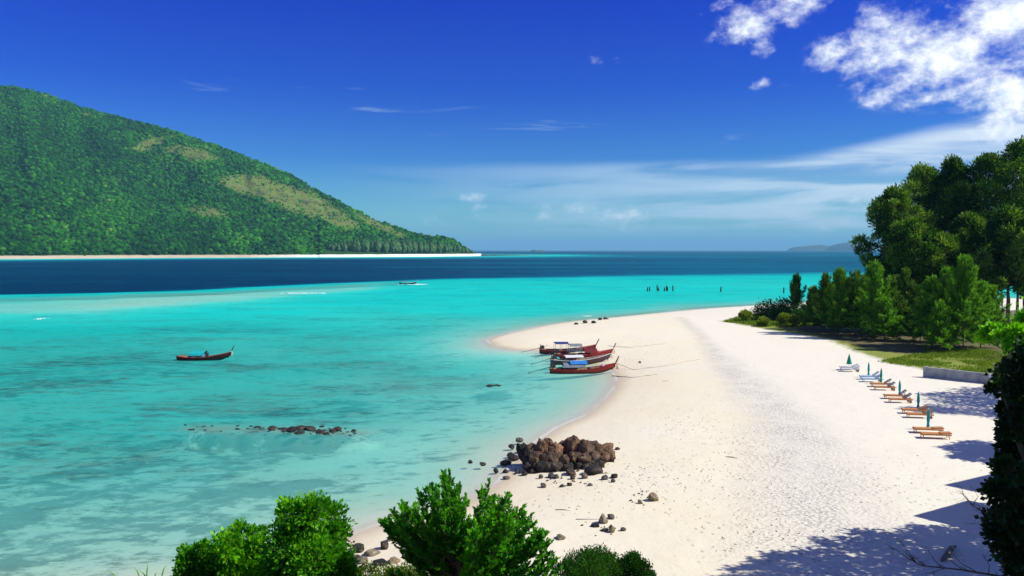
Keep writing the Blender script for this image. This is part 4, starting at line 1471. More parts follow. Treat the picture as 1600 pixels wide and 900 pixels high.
# stones round the outcrop: (px, foot row, width, height, material, label or None for the small ones)
ST = [(803, 719, 24, 10, 'rock_wet', 'broad dark wet boulder at the seaward foot of the brown outcrop'),
      (790, 726, 20, 8, 'rock_wet', 'low dark boulder at the left end of the stones round the outcrop'),
      (815, 707, 20, 9, 'rock_grey', 'grey slab leaning between the outcrop and the water'),
      (811, 691, 16, 6, 'rock_grey', 'flat grey stone behind the left end of the outcrop'),
      (799, 700, 11, 7, 'rock_wet', 'single dark pointed stone at the water line behind the boulders'),
      (798, 713, 12, 6, 'rock_wet', 'dark stone wedged behind the broad wet boulder'),
      (775, 738, 10, 6, 'rock_wet', 'dark stone on damp sand left of the row of stones'),
      (735, 724, 9, 5, 'rock_wet', 'small dark stone standing alone in the shallow water'),
      (754, 727, 13, 4, 'rock_wet', 'flat dark stone just breaking the shallow water'),
      (790, 739, 12, 7, 'rock_wet', 'grey black stone next to the dark one on damp sand'),
      (791, 749, 14, 5, 'rock_grey', 'flat greenish stone lying nearest the feathery tree'),
      (820, 743, 12, 8, 'rock_wet', 'upright dark stone in front of the left side of the outcrop'),
      (832, 740, 16, 9, 'rock_wet', 'dark rounded boulder at the foot of the left side of the outcrop'),
      (808, 740, 10, 6, 'rock_grey', 'small grey stone between two dark ones left of the outcrop'),
      (845, 748, 9, 6, 'rock_grey', 'little round grey stone on the sand under the outcrop'),
      (862, 747, 14, 9, 'rock_grey', 'pair-sized grey stone in front of the middle of the outcrop'),
      (870, 748, 9, 7, 'rock_grey', 'grey stone touching the one in front of the middle'),
      (895, 749, 10, 6, 'rock_wet', 'dark wedge stone on sand below the middle of the outcrop'),
      (914, 748, 12, 9, 'rock_grey', 'blue grey stone at the right front of the outcrop'),
      (849, 762, 12, 7, 'rock_grey', 'dark angular stone alone on the sand, front left'),
      (879, 761, 11, 5, 'rock_grey', 'brownish stone on the sand in front of the outcrop'),
      (890, 759, 10, 5, 'rock_wet', 'dark flat stone beside the brownish one'),
      (923, 759, 10, 4, 'rock_grey', 'thin flat stone on the sand in front right of the outcrop'),
      (945, 750, 12, 9, 'rock_grey', 'tall grey stone right in front of the outcrop'),
      (960, 747, 14, 8, 'rock_wet', 'dark pointed stone farthest right in front of the outcrop'),
      (958, 754, 9, 5, 'rock_grey', 'small stone just before the farthest right pointed one'),
      (965, 703, 9, 5, 'rock_brown', 'small red brown stone at the right end of the outcrop'),
      (930, 741, 30, 14, 'rock_wet', 'dark leaning slab at the right foot of the outcrop'),
      (893, 742, 22, 9, 'rock_wet', 'dark low boulder against the middle foot of the outcrop'),
      (1022, 783, 20, 12, 'rock_tan', 'large smooth grey tan stone alone on the open sand'),
      (1000, 787, 9, 6, 'rock_tan', 'small tan stone left of the large smooth one'),
      (943, 818, 17, 17, 'rock_tan', 'tall tan boulder at the back of the small group near the bottom'),
      (955, 811, 14, 8, 'rock_tan', 'tan stone behind the right side of the tall tan boulder'),
      (957, 832, 13, 13, 'rock_tan', 'round tan boulder at the front of the small group near the bottom'),
      (930, 824, 16, 6, 'rock_wet', 'long dark low stone at the left of the small group near the bottom'),
      (946, 830, 14, 5, 'rock_grey', 'low grey stone between the dark one and the round tan one'),
      (974, 830, 11, 5, 'rock_grey', 'small stone at the right tip of the small group near the bottom'),
      (876, 843, 18, 8, 'rock_tan', 'tan flat stone on the sand close to the feathery tree'),
      (901, 507, 7, 3, 'rock_wet', 'leftmost of the small dark rocks at the tip of the far sand spit'),
      (915, 505, 11, 4.5, 'rock_wet', 'middle dark rock at the edge of the far sand spit'),
      (928, 505, 9, 4, 'rock_wet', 'brown black rock right of the middle one on the far sand spit'),
      (938, 500, 9, 3.5, 'rock_wet', 'dark rock in the water line behind the far sand spit'),
      (947, 499, 10, 4, 'rock_wet', 'rightmost long dark rock at the water line of the far sand spit'),
      (641 + 3, 189 + 403, 4, 3, 'rock_wet', 'dark pebble beside the mooring ropes') if False else (1000, 567, 5, 3, 'rock_wet', 'small dark stone on the sand right of the boats')]
for i, (px, py, w, h, mt, lab) in enumerate(ST):
    rock(px, py, w, h, mt, i + 1, lab, 'stones on the beach', 3)
rng = np.random.default_rng(12)
for i in range(46):   # the smallest stones and coral bits
    px, py = (rng.normal(870, 42), rng.normal(748, 7)) if i < 24 else ((rng.normal(945, 16), rng.normal(826, 7)) if i < 34 else (rng.uniform(985, 1030), rng.uniform(768, 790)))
    rock(px, py, rng.uniform(2.5, 6), rng.uniform(1.5, 3), ['rock_grey', 'rock_wet', 'rock_tan'][i % 3], i + 3, 'small loose stone lying on the sand among the larger ones', 'small loose stones on the sand', 2)
# rocks of the near shore between the foreground trees
for i, (px, py, w, h, lab) in enumerate([(560, 862, 24, 14, 'grey lichen-stained rock at the shore beside the rounded tree'), (580, 868, 26, 13, 'tan rock in the middle of the shore stones between the foreground trees'), (600, 858, 16, 18, 'upright grey rock beside the feathery tree'), (567, 880, 22, 12, 'pale grey rock nearest the rounded tree'), (592, 884, 26, 12, 'flat mottled rock between the foreground trees'), (610, 845, 14, 10, 'small dark rock at the water side of the feathery tree'), (556, 876, 16, 10, 'dark rock half under the rounded tree'), (615, 880, 20, 11, 'brown rock at the foot of the feathery tree'), (548, 893, 20, 12, 'low pale rock at the bottom edge between the trees')]):
    rock(px, py, w * 1.15, h * .7, 'rock_tan' if i % 2 else 'rock_wet', 31 + i, lab, 'rocks between the foreground trees', 3)
# reef breaking the surface in the bay
RF = [(425, 671, 14, 6, 'low black rock at the left end of the reef in the bay'), (441, 672, 16, 4, 'flat black rock in the left part of the bay reef'), (455, 674, 20, 8, 'black jagged rock left of the middle of the bay reef'),
      (470, 671, 22, 8, 'highest black rock of the bay reef'), (484, 672, 18, 8, 'black rock right of the highest one in the bay reef'), (468, 678, 18, 5, 'low wet rock in front of the highest one in the bay reef'),
      (498, 677, 16, 7, 'dark rock standing apart at the front of the bay reef'), (519, 674, 12, 6, 'small dark rock left of the orange brown one'), (527, 673, 14, 7, 'orange brown rock of the bay reef'),
      (552, 674, 9, 5, 'rightmost small dark rock of the bay reef'), (510, 679, 10, 3, 'tiny wet rock at the front right of the bay reef'), (765, 603, 10, 2.5, 'low dark rock awash in the bay behind the boats'), (776, 603, 9, 3, 'dark rock awash right beside the other one in the bay')]
for i, (px, py, w, h, lab) in enumerate(RF):
    rock(px, py, w * 1.15, h * .8, 'rock_brown' if 'orange' in lab else 'rock_wet', 51 + i, lab, 'reef rocks in the bay', 3, sink=.3, z=-0.02)
rng = np.random.default_rng(19)
for i in range(84):
    px = (rng.uniform(285, 560) if i < 34 else rng.normal(480, 38)) if i < 74 else rng.normal(770, 6)
    py = (668 + (px - 285) / 275 * 6 + rng.normal(0, 3)) if i < 74 else 603 + rng.normal(0, 1)
    rock(px, py, rng.uniform(3, 10), rng.uniform(.7, 2.4), 'rock_wet', i + 2, 'small reef rock just awash along the line of the bay reef', 'small reef rocks awash in the bay', 2, sink=.35, z=-0.03)

# ---------------------------------------------------------------- long-tail boats
def paint(name, c, c2=None, rough=.5):
    return mat_plain(name, c, c2, 2.5, rough, .25, .01, .3, stretch=(.5, 2, 2))


M['red'] = paint('red_paint', (0.42, 0.025, 0.02), (0.26, 0.02, 0.018))
M['orange'] = paint('orange_paint', (0.55, 0.12, 0.02), (0.38, 0.05, 0.02))
M['maroon'] = paint('dark_red_paint', (0.20, 0.015, 0.018), (0.10, 0.012, 0.012))
M['pink'] = paint('faded_red_paint', (0.45, 0.09, 0.09), (0.28, 0.04, 0.05))
M['black'] = paint('tarred_black', (0.02, 0.017, 0.018), (0.045, 0.03, 0.028), .6)
M['white'] = paint('white_paint', (0.72, 0.73, 0.70), (0.5, 0.52, 0.5))
M['plum'] = paint('dull_purple_paint', (0.12, 0.055, 0.07), (0.06, 0.035, 0.045))
M['wood'] = mat_plain('boat_wood', (0.36, 0.24, 0.14), (0.20, 0.13, 0.08), 4, .75, .4, .01, stretch=(.3, 3, 3))
M['greywood'] = mat_plain('weathered_wood', (0.22, 0.20, 0.16), (0.10, 0.09, 0.075), 4, .85, .5, .01, stretch=(1, 1, .3))
M['metal'] = mat_plain('engine_metal', (0.06, 0.065, 0.07), (0.02, 0.02, 0.02), 8, .5, .2, .01, .5)
M['bluecloth'] = mat_plain('blue_tarpaulin', (0.02, 0.22, 0.62), (0.015, 0.15, 0.45), 3, .6, .5, .03)
M['navycloth'] = mat_plain('navy_tarpaulin', (0.03, 0.05, 0.20), (0.02, 0.03, 0.12), 3, .6, .5, .03)
M['aquacloth'] = mat_plain('aqua_tarpaulin', (0.01, 0.42, 0.46), (0.01, 0.32, 0.36), 3, .6, .5, .03)
M['greycloth'] = mat_plain('grey_tarpaulin', (0.20, 0.24, 0.28), (0.12, 0.14, 0.17), 3, .7, .6, .04)
M['darkcloth'] = mat_plain('dark_tarpaulin', (0.05, 0.06, 0.08), (0.03, 0.035, 0.045), 3, .7, .6, .04)
M['lilac'] = mat_plain('lilac_cloth', (0.42, 0.36, 0.62), (0.3, 0.26, 0.5), 3, .7, .4, .02)
M['yellow'] = mat_plain('yellow_ribbon', (0.80, 0.50, 0.04), (0.70, 0.35, 0.05), 5, .6, .4, .01)
M['pinkcloth'] = mat_plain('pink_ribbon', (0.80, 0.35, 0.38), (0.7, 0.2, 0.25), 5, .6, .4, .01)
M['paleyellow'] = mat_plain('pale_ribbon', (0.72, 0.68, 0.42), (0.6, 0.55, 0.25), 5, .6, .4, .01)
M['skin'] = mat_plain('skin', (0.22, 0.11, 0.06), (0.18, 0.09, 0.05), 3, .6, .1, .005)
M['shirt'] = mat_plain('dark_shirt', (0.05, 0.03, 0.07), (0.04, 0.02, 0.05), 3, .8, .3, .01)
M['shorts'] = mat_plain('pale_shorts', (0.40, 0.38, 0.42), (0.30, 0.28, 0.32), 3, .8, .3, .01)
M['hair'] = mat_plain('hair', (0.012, 0.010, 0.010), (0.02, 0.015, 0.012), 8, .6, .3, .005)
M['rope'] = mat_plain('rope', (0.50, 0.43, 0.30), (0.32, 0.27, 0.18), 30, .9, .4, .004)


def hull_prof(u, L, B):
    """station u in 0..1 stern to bow: x, half beam, keel height, sheer height"""
    x = L * u
    b = B / 2 * (0.55 + 0.45 * min(1, u / .25)) if u < .25 else B / 2 * max(0.02, 1 - ((u - .25) / .75) ** 2.6)
    kz = 0.10 * max(0, (.15 - u) / .15) + 0.85 * max(0, (u - .62) / .38) ** 2.1
    sz = 0.62 + 0.16 * max(0, (.3 - u) / .3) ** 1.5 + 0.72 * max(0, (u - .35) / .65) ** 2.0
    return x, b, kz, sz


def strip(L, B, f0, f1, off, n=30, flare=.62):
    """outer skin between two height fractions of the hull side, both sides"""
    mb = MB()
    for sgn in (-1, 1):
        vs, fs = [], []
        K = 4
        for i in range(n + 1):
            x, b, kz, sz = hull_prof(i / n, L, B)
            for k in range(K + 1):
                f = f0 + (f1 - f0) * k / K
                w = b * (f ** flare) + off
                vs.append((x, sgn * w, kz + (sz - kz) * f))
        for i in range(n):
            for k in range(K):
                a = i * (K + 1) + k
                q = (a, a + K + 1, a + K + 2, a + 1)
                fs.append(q if sgn < 0 else q[::-1])
        mb.add(vs, fs)
    return mb


def longtail(loc, rz, L, B, lower, band, rail, inner, canopy=None, bands=(.5, .93), ribbon=('yellow', 'pinkcloth'), posts=1, engine=True, extras=None, tail_up=.25, roll=0.0, ctop=1.25, **tags):
    root = empty('longtail_boat', loc, rz, **tags)
    root.rotation_euler = (roll, 0, rz)
    h = strip(L, B, 0.0, 1.0, 0.0)
    # transom and inner skin
    x, b, kz, sz = hull_prof(0, L, B)
    prof = [(x, -b * (f ** .62), kz + (sz - kz) * f) for f in np.linspace(1, 0, 6)] + [(x, b * (f ** .62), kz + (sz - kz) * f) for f in np.linspace(0.2, 1, 5)]
    h.add(prof, [tuple(range(len(prof)))])
    h.build('hull', M[lower], root, True)
    strip(L, B, bands[0], bands[1], 0.018).build('side_band', M[band], root, True)
    inn = strip(L, B, 0.30, 1.0, -0.05)
    n = 30
    vs, fs = [], []
    for i in range(n + 1):
        x, b, kz, sz = hull_prof(i / n, L, B)
        w = max(b * (.30 ** .62) - .05, .004)
        z = kz + (sz - kz) * .30
        vs += [(x, -w, z), (x, w, z)]
    fs = [(2 * i, 2 * i + 1, 2 * i + 3, 2 * i + 2) for i in range(n)]
    inn.add(vs, fs)
    inn.build('inner_boards', M[inner], root, False)
    for sgn in (-1, 1):
        g = MB()
        g.tube([(lambda q: (q[0], sgn * (q[1] + .01), q[3] + .015))(hull_prof(i / 30, L, B)) for i in range(31)], .038, 5)
        g.build('gunwale', M[rail], root, True)
    for u in (.1, .22, .36, .5, .62, .74):
        x, b, kz, sz = hull_prof(u, L, B)
        t_ = MB()
        t_.box((x, 0, sz - .10), (.16, 2 * b * .93, .035))
        t_.build('thwart', M[inner], root)
    # foredeck
    vs, fs = [], []
    for i in range(9):
        x, b, kz, sz = hull_prof(.78 + .21 * i / 8, L, B)
        vs += [(x, -b * .97, sz - .03), (x, 0, sz + .02), (x, b * .97, sz - .03)]
        if i:
            a = 3 * i
            fs += [(a - 3, a - 2, a + 1, a), (a - 2, a - 1, a + 2, a + 1)]
    fd = MB()
    fd.add(vs, fs)
    fd.build('foredeck', M[rail if rail != 'white' else 'wood'], root)
    # tall stem
    xb, _, kb, sb = hull_prof(1.0, L, B)
    for k in range(posts):
        pp = MB()
        o_ = (k - (posts - 1) / 2) * .20
        pp.tube([(xb - .45, 0 * o_, kb - .35), (xb - .08, o_ * .4, sb - .25), (xb + .22, o_, sb + .35), (xb + .46, o_, sb + .85)], [.07, .075, .07, .06], 6)
        pp.build('stem_post', M['wood' if posts > 1 or rail == 'white' else 'black'], root, True)
    if ribbon:
        for k, rb in enumerate(ribbon):
            r_ = MB()
            cx, cz = xb + .06 + .05 * k, sb + .02 - .10 * k
            r_.tube([(cx + .10 * math.cos(a), .11 * math.sin(a), cz + .05 * math.cos(a)) for a in np.linspace(0, 6.28, 9)], .045, 5)
            for s_ in (-1, 1):
                r_.tube([(cx + .10, s_ * .05, cz), (cx + .16, s_ * .12, cz - .35), (cx + .10 + .1 * k, s_ * .16, cz - .75)], [.04, .05, .03], 4)
            r_.build('ribbon', M[rb], root)
    if engine:
        e = MB()
        x, b, kz, sz = hull_prof(.04, L, B)
        e.box((x + .05, 0, sz + .28), (.62, .36, .34))
        e.box((x + .1, 0, sz + .50), (.30, .26, .14))
        e.tube([(x - .2, 0.1, sz + .45), (x - .2, 0.1, sz + .75)], .05, 6)
        e.tube([(x, 0, sz - .15), (x, 0, sz + .15)], .06, 6)
        e.tube([(x + .3, .05, sz + .35), (x + .95, .12, sz + .60)], .025, 5)
        e.build('engine', M['metal'], root)
        s_ = MB()
        s_.tube([(x - .2, 0, sz + .22), (x - 1.5, 0, sz * .75 + tail_up * .2), (x - 2.9, 0, tail_up)], [.05, .035, .03], 6)
        s_.build('tail_shaft', M['metal'], root)
        pr = MB()
        for a in (0, 2.09, 4.19):
            pr.box((x - 2.92, .09 * math.cos(a), tail_up + .09 * math.sin(a)), (.03, .10, .16), Matrix.Rotation(a, 3, 'X'))
        pr.build('propeller', M['metal'], root)
    if canopy:
        for (u0, u1, cm, hh, wid, hang) in canopy:
            x0, b0, k0, s0 = hull_prof(u0, L, B)
            x1, b1, k1, s1 = hull_prof(u1, L, B)
            zc = .62 + hh
            for (xx, bb, ss) in ((x0 + .05, b0, s0), ((x0 + x1) / 2, B / 2, (s0 + s1) / 2), (x1 - .05, b1, s1)):
                for sgn in (-1, 1):
                    cp = MB()
                    cp.tube([(xx, sgn * bb * .9, ss), (xx, sgn * B / 2 * wid * .92, zc - .02)], .022, 5)
                    cp.build('canopy_post', M['greywood'], root)
            vs, fs = [], []
            nx, ny = 10, 9
            rg = np.random.default_rng(int(u0 * 100) + int(L * 10))
            for j in (0, 1):
                for a in range(nx + 1):
                    for b_ in range(ny + 1):
                        v_ = b_ / ny * 2 - 1
                        z = zc + .16 * (1 - v_ * v_) - .03 * j + .03 * rg.standard_normal() * (1 - j) * .5 - (hang if abs(v_) > .99 else 0)
                        vs.append((x0 + (x1 - x0) * a / nx, v_ * B / 2 * wid, z))
            for j in (0, 1):
                for a in range(nx):
                    for b_ in range(ny):
                        q = j * (nx + 1) * (ny + 1) + a * (ny + 1) + b_
                        qd = (q, q + ny + 1, q + ny + 2, q + 1)
                        fs.append(qd if j else qd[::-1])
            cm_ = MB()
            cm_.add(vs, fs)
            cm_.build('canopy', M[cm], root, True)
    for ex in (extras or []):
        nm, mt, c, d = ex
        e = MB()
        V, Fc = rock_geo(hash(c) % 50 + 3 if False else int(abs(c[0]) * 7) + 3, 2, 5)
        e.add(V * np.array(d) / 2 + np.array(c), [tuple(f) for f in Fc])
        e.build(nm, M[mt], root, True)
    return root


def on_sea(px, py, z):
    q = sea_pt(px, py)
    return (q[0], q[1], z)


# front red boat with its bow on the sand
longtail(on_sea(859, 583, -.18), math.radians(4), 8.1, 1.75, 'black', 'red', 'red', 'wood', canopy=[(.20, .52, 'greycloth', .62, 1.0, .28), (.30, .56, 'bluecloth', .86, .85, .12)],
         bands=(.34, .92), posts=2, extras=[('bundle', 'lilac', (6.55, .1, 1.0), (.5, .5, .45)), ('bundle', 'wood', (1.3, .2, .7), (.9, .6, .4)), ('crate', 'darkcloth', (4.9, .1, .72), (.5, .6, .4))],
         label='red beached long-tail boat nearest the viewer, with blue tarpaulin roof and double stem', cat='boat', group='long-tail boats beached at the sand spit')
longtail(on_sea(861, 569.5, -.12), math.radians(12), 8.2, 1.7, 'plum', 'plum', 'white', 'wood', canopy=[(.22, .52, 'white', .50, .9, .06)], bands=(.45, .9), ribbon=('paleyellow',), extras=[('bundle', 'orange', (2.8, -.3, .72), (.4, .3, .3)), ('crate', 'aquacloth', (.9, 0, .9), (.6, .5, .4))],
         label='dark long-tail boat with a white rail and a pale roof, between the two red ones', cat='boat', group='long-tail boats beached at the sand spit')
longtail(on_sea(866, 559.5, -.12), math.radians(3), 8.2, 1.8, 'maroon', 'red', 'pink', 'wood', canopy=[(.20, .48, 'darkcloth', .60, 1.0, .1), (.5, .72, 'maroon', .66, 1.0, .35)], bands=(.4, .92), ribbon=('yellow',),
         extras=[('bundle', 'pink', (5.9, 0, .95), (1.6, .9, .5)), ('bundle', 'lilac', (3.6, .2, .75), (.8, .5, .3))],
         label='red long-tail boat with a dark red cloth shelter, just before the rearmost boat', cat='boat', group='long-tail boats beached at the sand spit')
longtail(on_sea(843, 552.5, -.10), math.radians(5), 8.3, 1.8, 'black', 'maroon', 'pink', 'wood', canopy=[(.26, .50, 'navycloth', 1.0, 1.0, .05), (.52, .74, 'greycloth', .7, 1.0, .1)], bands=(.35, .9), ribbon=None, tail_up=.35,
         label='rearmost beached long-tail boat, with a flat navy roof and its motor shaft over the spit', cat='boat', group='long-tail boats beached at the sand spit')
mo = longtail(on_sea(277, 562.5, -.22), math.radians(1), 7.3, 1.55, 'black', 'maroon', 'pink', 'wood', canopy=[(.27, .53, 'aquacloth', .62, 1.0, .22)], bands=(.42, .92), ribbon=('paleyellow',), engine=False,
              extras=[('bundle', 'white', (2.3, -.2, .68), (.8, .4, .22)), ('bundle', 'lilac', (3.2, .2, .66), (.7, .4, .25)), ('bundle', 'orange', (.6, 0, .66), (.8, .6, .25))],
              label='red and black long-tail boat moored alone in the turquoise bay, with an aqua canopy', cat='boat')
ft = longtail(on_sea(624, 444, -.2), math.radians(2), 7.6, 1.5, 'black', 'plum', 'white', 'wood', canopy=[(.15, .6, 'greycloth', .75, .95, .06)], ribbon=None, engine=True,
              label='small distant boat under way near the dark water line', cat='boat')

# the person sitting in the moored boat
def skin_body(name, pts, edges, rads, mat, parent, root_i=0):
    me = bpy.data.meshes.new(name)
    me.from_pydata(pts, edges, [])
    o = bpy.data.objects.new(name, me)
    COL.objects.link(o)
    sk = o.modifiers.new('skin', 'SKIN')
    for i, r in enumerate(rads):
        me.skin_vertices[0].data[i].radius = (r, r) if not isinstance(r, tuple) else r
        me.skin_vertices[0].data[i].use_root = (i == root_i)
    ss = o.modifiers.new('sub', 'SUBSURF')
    ss.levels = ss.render_levels = 1
    me.materials.append(mat)
    o.parent = parent
    return o


mw = mo.matrix_world if False else None
pb = on_sea(277, 562.5, 0)
per = empty('person', (pb[0] + 4.05, pb[1] + .05, .42), math.radians(200), label='person in a dark top sitting in the moored long-tail boat beside its canopy', cat='person')
bp = [(0, 0, .10), (0, 0, .30), (0, .02, .50), (0, .02, .58), (0, .03, .66),
      (.17, .02, .50), (.27, -.05, .28), (.22, -.25, .20), (-.17, .02, .50), (-.27, -.05, .28), (-.22, -.25, .20),
      (.10, -.02, .10), (.15, -.40, .16), (.15, -.44, -.12), (.15, -.54, -.16), (-.10, -.02, .10), (-.15, -.40, .16), (-.15, -.44, -.12), (-.15, -.54, -.16)]
be = [(0, 1), (1, 2), (2, 3), (3, 4), (2, 5), (5, 6), (6, 7), (2, 8), (8, 9), (9, 10), (0, 11), (11, 12), (12, 13), (13, 14), (0, 15), (15, 16), (16, 17), (17, 18)]
br = [.14, .13, .14, .06, .055, .065, .045, .03, .065, .045, .03, .09, .065, .045, .035, .09, .065, .045, .035]
if not hasattr(bpy.data.meshes.new('probe'), 'skin_vertices'):
    pass
me = bpy.data.meshes.new('body')
me.from_pydata(bp, be, [])
body = bpy.data.objects.new('body', me)
COL.objects.link(body)
body.parent = per
sk = body.modifiers.new('skin', 'SKIN')
if me.skin_vertices:
    for i, r in enumerate(br):
        me.skin_vertices[0].data[i].radius = (r, r)
        me.skin_vertices[0].data[i].use_root = (i == 0)
ss = body.modifiers.new('sub', 'SUBSURF')
ss.levels = ss.render_levels = 2
me.materials.append(M['shirt'])
hd = MB()
V, Fc = ico(3)
hd.add(V * np.array([.078, .095, .115]) + np.array([0, .01, .76]), [tuple(f) for f in Fc])
hd.add(V * np.array([.014, .022, .018]) + np.array([0, -.088, .75]), [tuple(f) for f in Fc])
for s_ in (-1, 1):
    hd.add(V * np.array([.014, .02, .03]) + np.array([s_ * .08, .01, .755]), [tuple(f) for f in Fc])
hd.build('head', M['skin'], per, True)
hd = MB()
hv = V * np.array([.088, .102, .112]) + np.array([0, .024, .785])
sel = [tuple(f) for f in Fc if not (hv[list(f)].mean(0)[1] < -.03 and hv[list(f)].mean(0)[2] < .82) and hv[list(f)].mean(0)[2] > .70]
hd.add(hv, sel)
hd.build('hair', M['hair'], per, True)

# foam: the wake of the distant boat and small breaking crests
mfoam = mat_plain('foam', (0.85, 0.88, 0.88), (0.75, 0.82, 0.82), 3, .8, .4, .02)


def foam_patch(px, py, w, hrow, label, seed):
    q = sea_pt(px, py)
    a = sea_pt(px, py - hrow)[1] - q[1]
    rng = np.random.default_rng(seed)
    mb = MB()
    V, Fc = ico(1)
    for i in range(46):
        x = rng.normal(0, .33) * w * q[1] / F
        y = rng.normal(0, .4) * a + .1 * x
        s = rng.uniform(.1, .5) * w * q[1] / F * .10
        mb.add(V * np.array([s * 1.8, s * 2.5, .05]) + np.array([x, y, .0]), [tuple(f) for f in Fc])
    mb.build('foam', mfoam, None, label=label, cat='sea foam').location = (q[0], q[1], 0.02)


foam_patch(655, 444.5, 34, .8, 'white wake trailing right of the small distant boat', 1)
foam_patch(919, 494, 12, .8, 'small white breaking wavelet off the tip of the sand spit', 2)
foam_patch(64, 498, 9, 1.2, 'small white splash at the left edge of the shallow water', 3)
foam_patch(470, 458, 50, .5, 'thin line of foam over the pale sand bank', 4)

# mooring ropes lying over the sand
def rope_along(pts, label, r=.035):
    w = [Vector((*sea_pt(px, py), 0)) if z is not None else ground(px, py) for px, py, z in pts]
    for i, (px, py, z) in enumerate(pts):
        if z is not None:
            w[i].z = z
    mb = MB()
    full = []
    for a, b in zip(w[:-1], w[1:]):
        for k in range(8):
            q = a.lerp(b, k / 8)
            q.z = max(q.z, gz(q.x, q.y) + .02)
            q.y += .12 * math.sin(k * 1.7 + a.x)
            full.append(q)
    full.append(w[-1])
    mb.tube(full, r, 5)
    mb.build('mooring_rope', M['rope'], None, label=label, cat='rope', group='mooring ropes on the sand')


rope_along([(963, 576, .7), (990, 578, None), (1040, 572, None), (1095, 561, None)], 'mooring rope running from the front red boat up the beach')
rope_along([(950, 548, .6), (985, 543, None), (1040, 537, None)], 'mooring rope of the middle boats lying across the spit')
rope_along([(955, 587, None), (990, 590, None), (1028, 585, None)], 'short loose rope lying on the sand in front of the other ropes', .045)

# posts standing in the water
M['post'] = mat_plain('old_post', (0.05, 0.045, 0.04), (0.02, 0.02, 0.02), 5, .9, .5, .01)
for i, (px, py, h, lean) in enumerate([(1011.5, 455, 6, .05), (1015, 455, 7, 0), (1027, 454, 9, -.05), (1028.5, 455, 6, .1), (1038, 455, 6, 0), (1041, 454, 8, .03), (1043, 455, 7, -.04), (1051.5, 455, 9, -.02), (1126, 456, 8, .08), (1224.5, 458, 9, .02), (1204, 474, 7, 0)]):
    q = sea_pt(px, py)
    k = q[1] / F
    hh_m = h * k
    mb = MB()
    mb.tube([(0, 0, -2.4), (lean * hh_m * .5, 0, hh_m * .5), (lean * hh_m, 0, hh_m)], [.26, .24, .19], 7)
    lab = ['outermost left post of the broken row of stakes in the water', 'post touching the leftmost one in the water', 'tall post left of the middle of the stakes', 'short post leaning against the tall one left of the middle', 'short middle post of the stakes in the water', 'tall post in the right-hand pair of stakes', 'shorter leaning post of the right-hand pair', 'lone right-hand post of the row of stakes', 'single leaning stake standing apart in open water', 'thin stake in the water left of the lone slender casuarina', 'stake at the edge of the far beach'][i]
    mb.build('wooden_post', M['post'], None, label=lab, cat='post', group='wooden stakes standing in the sea').location = (q[0], q[1], 0)

# ---------------------------------------------------------------- beach furniture
M['teak'] = mat_plain('teak', (0.60, 0.27, 0.085), (0.48, 0.20, 0.06), 5, .6, .3, .005, stretch=(.3, 3, 3))
M['teakdark'] = mat_plain('worn_teak', (0.36, 0.20, 0.12), (0.24, 0.13, 0.08), 5, .7, .3, .005)
M['greyslat'] = mat_plain('weathered_grey_slats', (0.26, 0.26, 0.30), (0.16, 0.16, 0.2), 5, .7, .3, .005)
M['bluevinyl'] = mat_plain('pale_blue_plastic', (0.42, 0.60, 0.74), (0.36, 0.52, 0.66), 5, .4, .1, .005)
M['whiteplastic'] = mat_plain('white_plastic', (0.76, 0.78, 0.76), (0.66, 0.68, 0.68), 5, .4, .1, .005)
M['teal'] = mat_plain('teal_canvas', (0.012, 0.36, 0.38), (0.01, 0.28, 0.32), 6, .7, .5, .02, stretch=(1, 1, .2))
M['green'] = mat_plain('green_canvas', (0.01, 0.32, 0.20), (0.008, 0.24, 0.17), 6, .7, .5, .02, stretch=(1, 1, .2))
M['polewhite'] = mat_plain('pole_white', (0.7, 0.7, 0.68), (0.6, 0.6, 0.58), 6, .5, .1, .01)


def lounger(frame_m, back_m, up):
    root = empty('sun_lounger')
    b = MB()
    for s in (-1, 1):
        b.box((.98, s * .31, .30), (1.96, .045, .09))
    for x in (.03, .68, 1.32, 1.93):
        b.box((x, 0, .275), (.05, .60, .05))
    b.build('frame', M[frame_m], root)
    for k in range(11):
        s = MB()
        s.box((.09 + k * .108, 0, .352), (.088, .63, .022))
        s.build('slat', M[frame_m], root)
    br_ = empty('tmp')
    bpy.data.objects.remove(br_)
    bk = MB()
    R = Matrix.Rotation(-up, 3, 'Y')
    for s in (-1, 1):
        bk.box(Vector((1.28, s * .27, .365)) + R @ Vector((.36, 0, 0)), (.74, .04, .04), R)
    for k in range(7):
        bk.box(Vector((1.28, 0, .375)) + R @ Vector((.05 + k * .105, 0, .03)), (.085, .62, .02), R)
    bk.build('backrest', M[back_m], root)
    if up > .1:
        st = MB()
        for s in (-1, 1):
            st.tube([Vector((1.28, s * .22, .36)) + R @ Vector((.5, 0, 0)), (1.82, s * .22, .30)], .018, 4)
        st.build('backrest_prop', M[frame_m], root)
    for x in (.14, 1.78):
        for s in (-1, 1):
            l = MB()
            l.tube([(x, s * .28, .28), (x + (.07 if x > 1 else -.03), s * .29, 0)], [.035, .028], 6)
            l.build('leg', M[frame_m], root)
    if up > .1:
        for s in (-1, 1):
            w = MB()
            w.tube([(1.72, s * .335, .12), (1.72, s * .365, .12)], .12, 10)
            w.build('wheel', M['teakdark'], root)
    return root


